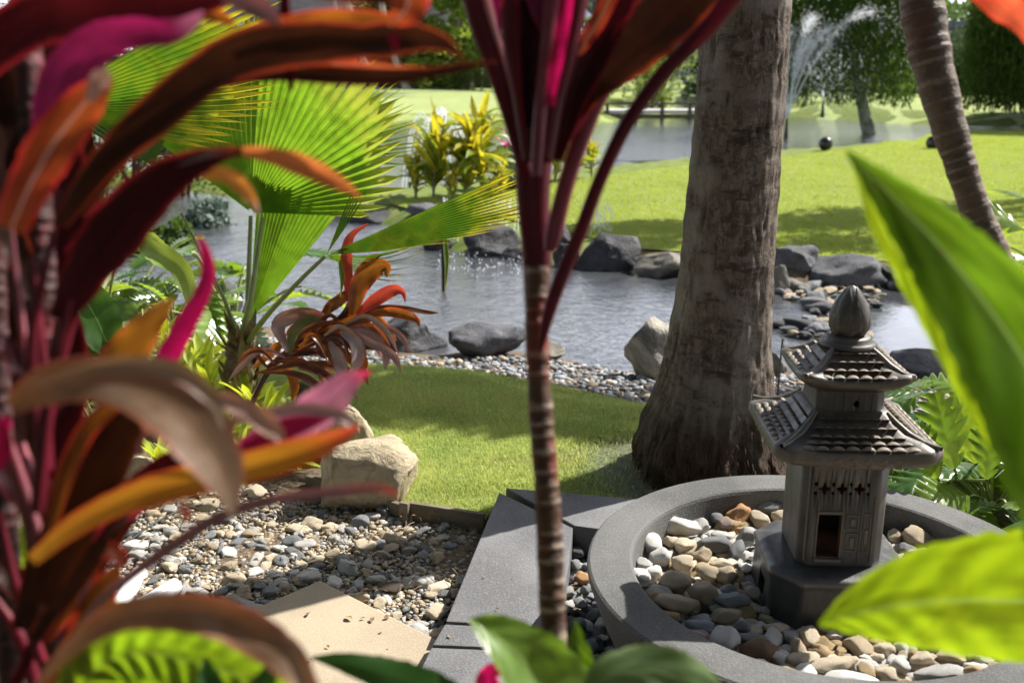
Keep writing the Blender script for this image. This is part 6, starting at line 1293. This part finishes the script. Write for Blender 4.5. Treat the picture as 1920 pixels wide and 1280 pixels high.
# weeping tree
def weeping(bx, by, h, label, seed, wdt, lean, ncurt=1500, low=1.2, leaf=.13, ring=1.0):
    z0 = float(hz(bx, by)); o = thing('weeping_tree', label, 'tree', (bx, by, z0)); r = np.random.default_rng(seed)
    P = catmull([(bx, by, z0-.1), (bx-lean*.5, by, z0+1.2), (bx-lean*.9, by, z0+2.6), (bx-lean, by, z0+h)], 40)
    rr_ = np.interp(np.linspace(0, 1, 40), [0, .05, .3, 1], [.30, .21, .16, .12]); world_part('trunk', mesh('trunk', *tube(P, rr_, 16), True, simple('mottled grey green trunk', (.20, .21, .15), .9, (.09, .10, .07), 6, 40, .6, .2, .01)), None, o)
    top = P[-1]; ac = Acc(); br = Acc()
    for i in range(ncurt):
        a = r.uniform(0, 6.28); d = wdt*math.sqrt(r.uniform(.02, 1)); x = top[0]+math.cos(a)*d; y = top[1]+math.sin(a)*d*.8; zt = z0+h*(.96-.25*(d/wdt)**2)*r.uniform(.8, 1.05)
        g_ = .5+.5*math.sin(x*2.6+y*1.3+seed); zt = max(zt, z0+h*.72); zb = z0+low+(.25+1.1*g_)*r.uniform(0, 1)+(0 if r.uniform(0, 1) < .5 else 1.3)
        if zb > zt-.2: zb = zt-.4
        m = int((zt-zb)/.14)+2; s = r.uniform(0, 1, m); p = np.stack([x+.10*np.sin(s*4+a)+r.normal(0, .05, m), y+r.normal(0, .05, m), zb+(zt-zb)*s], -1)
        dv = norm(np.stack([r.normal(0, .35, m), r.normal(0, .35, m), -np.ones(m)], -1)); b = norm(np.cross(dv, r.normal(size=(m, 3)))); L_ = leaf*r.uniform(.7, 1.4, m)[:, None]
        v = np.stack([p, p+b*L_*.14+dv*L_*.5, p+dv*L_, p-b*L_*.14+dv*L_*.5], 1).reshape(-1, 3); ac.add(v, np.arange(m*4).reshape(-1, 4))
        if i % 14 == 0: br.add(*tube(catmull([P[30], (P[36]+np.array([x, y, zt]))/2+np.array([0, 0, .4]), (x, y, zt)], 7), np.linspace(.05, .015, 7), 5))
    world_part('branches', br.mesh('branches', TRD), None, o); world_part('crown', ac.mesh('crown', F4W, False), None, o)
F4W = fol('weeping dark foliage', (.03, .06, .014), (.05, .09, .018), (.10, .15, .025), (.13, .22, .03), .4, .9, .08)
wb = GH(1637, 272)
weeping(wb[0], wb[1], 7.2, 'weeping tree with a bent pale trunk on the lawn tongue', 3, 2.0, .85, 1000, 1.15, .17)
wt2 = GH(2060, 262); weeping(wt2[0]+.6, wt2[1]+1, 6.5, 'dense weeping tree whose dark curtain fills the upper right', 5, 4.0, .3, 5200, .8, .17)
wt3 = GH(2300, 300); weeping(wt3[0]+1, wt3[1]-3, 6.5, 'weeping tree standing beyond the right edge', 6, 3.0, .3, 1200, 1.4, .2)
# shade giving tree just outside the frame, its crown overhanging
def shade(x, y, h, centers, radii, n, leaf, label, seed):
    z0 = float(hz(x, y)); o = thing('shade_tree', label, 'tree', (x, y, z0)); P = catmull([(x, y, z0-.1), (x-.1, y, z0+h*.5), (x-.3, y, z0+h)], 16); world_part('trunk', mesh('trunk', *tube(P, np.linspace(.16, .08, 16), 12), True, TRD), None, o)
    b = Acc()
    for c in centers: b.add(*tube(catmull([P[12], (P[14]+np.array(c))/2+np.array([0, 0, .25]), c], 10), np.linspace(.06, .015, 10), 6))
    world_part('branches', b.mesh('branches', TRD), None, o); ac = Acc(); ac.add(*cloud(np.array(centers), np.array(radii), n, leaf, seed, .2, .5, .6, .1)); world_part('crown', ac.mesh('crown', F1, False), None, o)
sdv = np.array([sd.x, sd.y, sd.z])
def over(px, py, z, hh):                                            # the place above the ground point, towards the sun, at height hh
    p = G(px, py, z); return p+sdv*(hh/sdv[2])
SH = [over(620, 730, 0, 4.6), over(760, 735, 0, 4.8), over(900, 745, 0, 4.7), over(1030, 760, 0, 4.9), over(1150, 775, 0, 4.6), over(500, 715, 0, 4.8), over(820, 775, 0, 4.6), over(960, 790, 0, 4.7), over(1100, 800, 0, 4.6), over(700, 770, 0, 4.6)]
shade(SH[2][0]+4.6, SH[2][1]+1.0, 4.6, SH, [.55, .5, .5, .5, .42, .5, .36, .33, .30, .34], 6800, .11, 'shade tree standing to the right outside the view', 31)

SH2 = [over(px, py, -.1, 5.2) for px, py in [(1130, 432), (1240, 425), (1330, 440), (1500, 420), (1600, 410), (1700, 430), (1560, 455), (1200, 455), (1800, 400)]]
shade(SH2[4][0]+3.5, SH2[4][1]+1.5, 5.2, SH2, [.55, .5, .6, .7, .8, .7, .6, .4, .8], 6500, .16, 'second shade tree right of the view beyond the stream', 33)

# unseen dark trees added behind and beside the camera to cut sky light
for i, (x, y, h, w, l) in enumerate([(-3.4, -3.0, 9, 6.5, 'unseen tree added to block sky light behind the camera to the left'), (.2, -3.6, 9, 6.5, 'unseen tree added to block sky light straight behind the camera'), (3.6, -3.2, 9, 6.5, 'unseen tree added to block sky light behind the camera to the right'), (-5.6, .2, 8.5, 5.6, 'unseen tree added to block sky light at the left beyond the frame'), (-7.5, 3.5, 8.5, 6.0, 'unseen tree added to block sky light further left beyond the frame'), (6.5, -1.0, 7.5, 5.0, 'unseen tree added to block sky light to the right behind the camera')]):
    tree(x, y, h, w, F4, l, 60+i, 6500, .34, low=.06, name='sky_block_tree')

# ------------------------------------------------------------------ yellow crotons between the ponds
YL = leaf_mat('yellow croton leaf', (.50, .42, .03), (.30, .34, .04), (.5, .4, .05), (.85, .70, .03), .5, .35, (.55, .62, .05), .8, streak=6)
YG = leaf_mat('lime croton leaf', (.20, .28, .03), (.12, .20, .03), (.3, .34, .05), (.5, .6, .04), .45, .35, None, .7, streak=6)
CL = [mesh('leaf', *strap(1, .26, u, d, i), True, m) for i, (u, d, m) in enumerate([(1.25, .05, YL), (1.0, .2, YG), (.8, .4, YL), (.5, .5, YG)])]
def croton(px, pyb, pyt, label, seed, n=26, sp=.5):
    b = GH(px, pyb); t = depth_of(b); h = (pyb-pyt)*t/F; r = random.Random(seed); o = thing('croton', label, 'croton', tuple(b))
    for s_ in range(4):
        dx, dy = r.gauss(0, sp*.3)*h*.6, r.gauss(0, .12)*h; hh = h*r.uniform(.55, .85); q = catmull([b, b+np.array([dx*.4, dy, hh*.5]), b+np.array([dx, dy, hh])], 8)
        world_part('stem', mesh('stem', *tube(q, np.linspace(.014, .008, 8), 6), True, TRK), None, o)
        for i in range(n//3+5):
            u = r.uniform(.25, 1); k = q[int(u*7)]; c = bpy.data.objects.new('leaf', CL[0 if i < 2 else r.randrange(4)]); C.objects.link(c); c.parent = o; s2 = h*r.uniform(.28, .48)
            c.location = Vector(k-b)+Vector((0, 0, 0)); c.scale = (s2, s2*.8, s2); c.rotation_euler = (r.gauss(0, .3), r.gauss(0, .3)-(1.0-u)*.2, r.uniform(0, 6.3))
croton(812, 372, 180, 'tall green and yellow croton left of the small water jet', 1, 34); croton(870, 372, 210, 'golden yellow croton right of the small water jet', 2, 40); croton(905, 368, 180, 'tall yellow croton with a spiky top', 3, 40); croton(940, 366, 280, 'low orange yellow croton beside the green pot', 4, 26)
croton(850, 378, 290, 'low lime croton at the base of the water jet', 5, 26); croton(1065, 338, 180, 'yellow croton just right of the red sheath', 6, 36); croton(1110, 334, 260, 'low orange tinged croton at the end of the lawn tongue', 7, 30); croton(1040, 345, 250, 'lime croton behind the red stalks', 8, 26); croton(780, 374, 260, 'grey green croton at the left of the island', 9, 24); croton(920, 372, 320, 'small croton at the waterline', 10, 20)
# small shrubs left bank, upper pond
for i, (px, py, w, h, m, l) in enumerate([(350, 380, 1.4, 1.5, F1, 'green bank shrub behind the arching leaf'), (250, 340, 1.6, 1.9, F4, 'dark bank shrub at the upper left'), (430, 330, 1.2, 1.0, F3, 'grey green waterside shrub behind the fan'), (150, 460, 1.0, 1.2, F4, 'dark shrub behind the left red leaves'), (60, 520, 1.0, 1.4, F1, 'green shrub at the left edge'), (690, 345, .9, .7, F3, 'grey green reeds left of the small jet'), (400, 470, .7, .6, F3, 'grey green waterside tuft behind the palm hub'), (310, 520, .7, .6, F1, 'low waterside tuft behind the hot pink leaf')]):
    b = GH(px, py); shrub(b[0], b[1], w, h, m, l, 40+i, 1500, .09)
# pot on the island
b = GH(968, 352); po = thing('planter_pot', 'dark green glazed pot with a small red plant on the island', 'pot', tuple(b)); s = depth_of(b)*90/F/1.0
world_part('pot_body', lathe('pot_body', [(.0, 0), (.24*s, 0), (.40*s, .2*s), (.46*s, .5*s), (.44*s, .72*s), (.40*s, .8*s), (.44*s, .86*s), (.44*s, .9*s), (.38*s, .9*s), (.36*s, .7*s), (.0, .68*s)], 40, simple('green grey glaze', (.12, .17, .14), .25, (.2, .24, .22), 6, 30, .1, .6), tuple(b)), None, po)
for i in range(9):
    c = bpy.data.objects.new('leaf', mesh('leaf', *strap(1, .2, 1.1-.08*i, .2, i), True, MAG)); C.objects.link(c); c.parent = po; c.location = (0, 0, .7*s); k = s*.8; c.scale = (k, k, k); c.rotation_euler = (0, 0, i*2.4)
# two dark ball lights on the lawn edge
for px, py, l in [(1547, 277, 'dark spherical garden light left of the weeping trunk'), (1748, 275, 'dark spherical garden light behind the leaning stem')]:
    b = GH(px, py+6); rad = 13*depth_of(b)/F; o = thing('ball_light', l, 'garden light', tuple(b)); world_part('globe', lathe('globe', [(max(.0005, math.sin(a)*rad), rad-math.cos(a)*rad) for a in np.linspace(0, PI, 18)], 28, simple('black globe', (.015, .016, .015), .3), tuple(b)), None, o); world_part('foot', lathe('foot', [(.0, -.03), (rad*.5, -.03), (rad*.45, .03), (.0, .03)], 20, TRD, tuple(b)), None, o)

# ------------------------------------------------------------------ moving water
def spray_mat(name, a):
    N = NT(name); t = N.n('BsdfTransparent', {0: (1, 1, 1)}).outputs[0]; w = N.n('MixShader', {0: .6, 1: N.bsdf(color=(.85, .87, .9), rough=.3), 2: N.n('BsdfTranslucent', {0: (.9, .92, .95)}).outputs[0]}).outputs[0]
    return N.done(N.n('MixShader', {0: a, 1: t, 2: w}).outputs[0])
SPR = spray_mat('white water spray', .55); SPD = spray_mat('water droplets', .8)
def drops(ac, p, r0):
    d = np.array([[1, 0, 0], [-1, 0, 0], [0, 1, 0], [0, -1, 0], [0, 0, 1.6], [0, 0, -1.6]])*r0; f = [[0, 2, 4], [2, 1, 4], [1, 3, 4], [3, 0, 4], [2, 0, 5], [1, 2, 5], [3, 1, 5], [0, 3, 5]]
    ac.add(np.asarray(p)+d, [x+[x[2]] for x in f])
def jet(ac, o, v0, tmax, r0, r1, n=22, spread=.0, rnd=None, nd=30, dr=.01):
    t = np.linspace(0, tmax, n); P = o+np.outer(t, v0)+np.outer(-4.9*t*t, [0, 0, 1.]); ac.add(*tube(P, np.linspace(r0, r1, n), 5))
    for i in range(nd):
        u = rnd.uniform(.25, 1)**.8; tt_ = tmax*u; p = o+tt_*np.array(v0)+np.array([0, 0, -4.9*tt_*tt_])+np.array([rnd.gauss(0, spread*u), rnd.gauss(0, spread*u), rnd.gauss(0, spread*u)]); drops(ac, p, dr*rnd.uniform(.4, 1.2))
rd = random.Random(4)
# small umbrella fountain
b = G(830, 368, WZ); f1 = thing('small_fountain', 'small fountain with a white jet and thin falling arcs between the crotons', 'fountain', tuple(b)); ac = Acc(); t_ = depth_of(b); H1 = (368-205)*t_/F
world_part('nozzle', lathe('nozzle', [(.0, 0), (.05, 0), (.04, .12), (.015, .2), (.0, .2)], 16, TRD, tuple(b)), None, f1)
P = np.array([b+np.array([0, 0, s*H1]) for s in np.linspace(.12, 1, 20)]); ac.add(*tube(P, np.interp(np.linspace(0, 1, 20), [0, .6, .8, .95, 1], [.015, .025, .07, .08, .02]), 8))
for i in range(18):
    a = i/18*6.283; vr = rd.uniform(.45, .75); vz = math.sqrt(2*9.8*H1*rd.uniform(.75, .95)); jet(ac, b, (math.cos(a)*vr, math.sin(a)*vr, vz), 2*vz/9.8, .004, .009, 26, .02, rd, 26, .007)
tag(world_part('water_jets', ac.mesh('water_jets', SPR), None, f1), None, kind='stuff')
# big fountain right of the palm
def bigf(px, py, pyt, label, sc_, seed, nj=14, nm=420):
    b = G(px, py, WZ) if py > 215 else G(px, py, .1); t_ = depth_of(b); H = (py-pyt)*t_/F; f = thing('fountain', label, 'fountain', tuple(b)); ac = Acc(); rd = random.Random(seed)
    world_part('nozzle', lathe('nozzle', [(.0, -.1), (.07, -.1), (.05, .2), (.03, .5), (.0, .5)], 16, TRD, tuple(b)), None, f); o = b+np.array([0, 0, .5])
    for i in range(nj):
        a = i/nj*6.283+.2; vz = math.sqrt(2*9.8*H*rd.uniform(.75, 1)); vr = vz*rd.uniform(.16, .42)*sc_; u1 = rd.uniform(.7, 1.05)
        jet(ac, o, (math.cos(a)*vr, math.sin(a)*vr, vz), vz/9.8*u1, .012, .010, 18, .11*sc_, rd, 900, .010)
        for q in range(nm):
            t2 = vz/9.8*(u1+rd.random()**.8*(1.9-u1)); p = o+t2*np.array((math.cos(a)*vr, math.sin(a)*vr, vz))+np.array([rd.gauss(0, .25), rd.gauss(0, .25), -4.9*t2*t2+rd.gauss(0, .25)])
            if p[2] > WZ: drops(ac, p, .008*rd.uniform(.5, 1.3))
    tag(world_part('water_jets', ac.mesh('water_jets', SPR), None, f), None, kind='stuff')
bigf(1473, 258, 70, 'tall fountain throwing a wide fan of spray beside the palm trunk', .95, 1)
bigf(1542, 215, 120, 'smaller fountain with level spray in front of the stone wall', 1.6, 2)
# waterfall drips over the dark rocks
wf = thing('waterfall_drips', 'thin curtain of falling droplets over the black rocks', 'water', tuple(G(880, 480, WZ))); ac = Acc()
for i in range(420):
    px = rd.uniform(830, 985) if rd.random() < .6 else rd.uniform(1090, 1150); p = W(px, rd.uniform(380, 492), 10.6+rd.uniform(-.3, .3))
    if p[2] > WZ+.02: 
        q = np.array([p+np.array([0, 0, s]) for s in (0, .03, .06)]); ac.add(*tube(q, .004*rd.uniform(.6, 1.5), 4)); 
for px in (842, 846, 851): 
    q = catmull([W(px, 405, 10.7), W(px-1, 430, 10.7), W(px-3, 478, 10.6)], 12); ac.add(*tube(q, .012, 6))
for i in range(160):
    p = G(rd.uniform(820, 990), rd.uniform(476, 520), WZ)+np.array([0, 0, rd.uniform(0, .06)]); drops(ac, p, .005*rd.uniform(.5, 1.6))
tag(world_part('droplets', ac.mesh('droplets', SPD), None, wf), None, kind='stuff')
pp = thing('water_pipe', 'thin black pipe standing in the pond by the waterfall', 'pipe', tuple(G(832, 552, WZ)))
b = G(832, 545, WZ); world_part('pipe_tube', mesh('pipe_tube', *tube([b, b+np.array([0, 0, .2]), b+np.array([-.01, 0, .62])], .017, 10), True, simple('black plastic pipe', (.012, .012, .014), .5)), None, pp)

# fallen dry leaves on the hard surfaces and gravel
ac = Acc(); rd = random.Random(21)
DL = simple('fallen dry leaf', (.30, .20, .10), .8, (.18, .10, .05), 30)
for i in range(70):
    p = G(rd.uniform(250, 1060), rd.uniform(930, 1260), PZ if False else .0); on = poly_sd(np.array([p[0]]), np.array([p[1]]), slab)[0] < 0
    if -.33 < p[0] < .3: p = p+np.array([0, 0, PZ+.004]); k = .5
    else: p = p+np.array([0, 0, .02 if on else .012]); k = 1
    a = rd.uniform(0, 6.3); Ls = rd.uniform(.010, .034)*k; q = np.array([p+np.array([math.cos(a), math.sin(a), .25*math.sin(s*3)])*Ls*s for s in np.linspace(0, 1, 6)])
    ac.add(*strip(q, Ls*.28*np.sin(np.linspace(.15, 3.05, 6)), np.full(6, rd.gauss(0, .3)), np.array([0, 0, 1.]), .3, 5))
tag(mk('leaf_litter', ac.mesh('leaf_litter', DL)), 'small dry leaves fallen on the gravel, slab and pavers', 'leaf litter', kind='stuff')
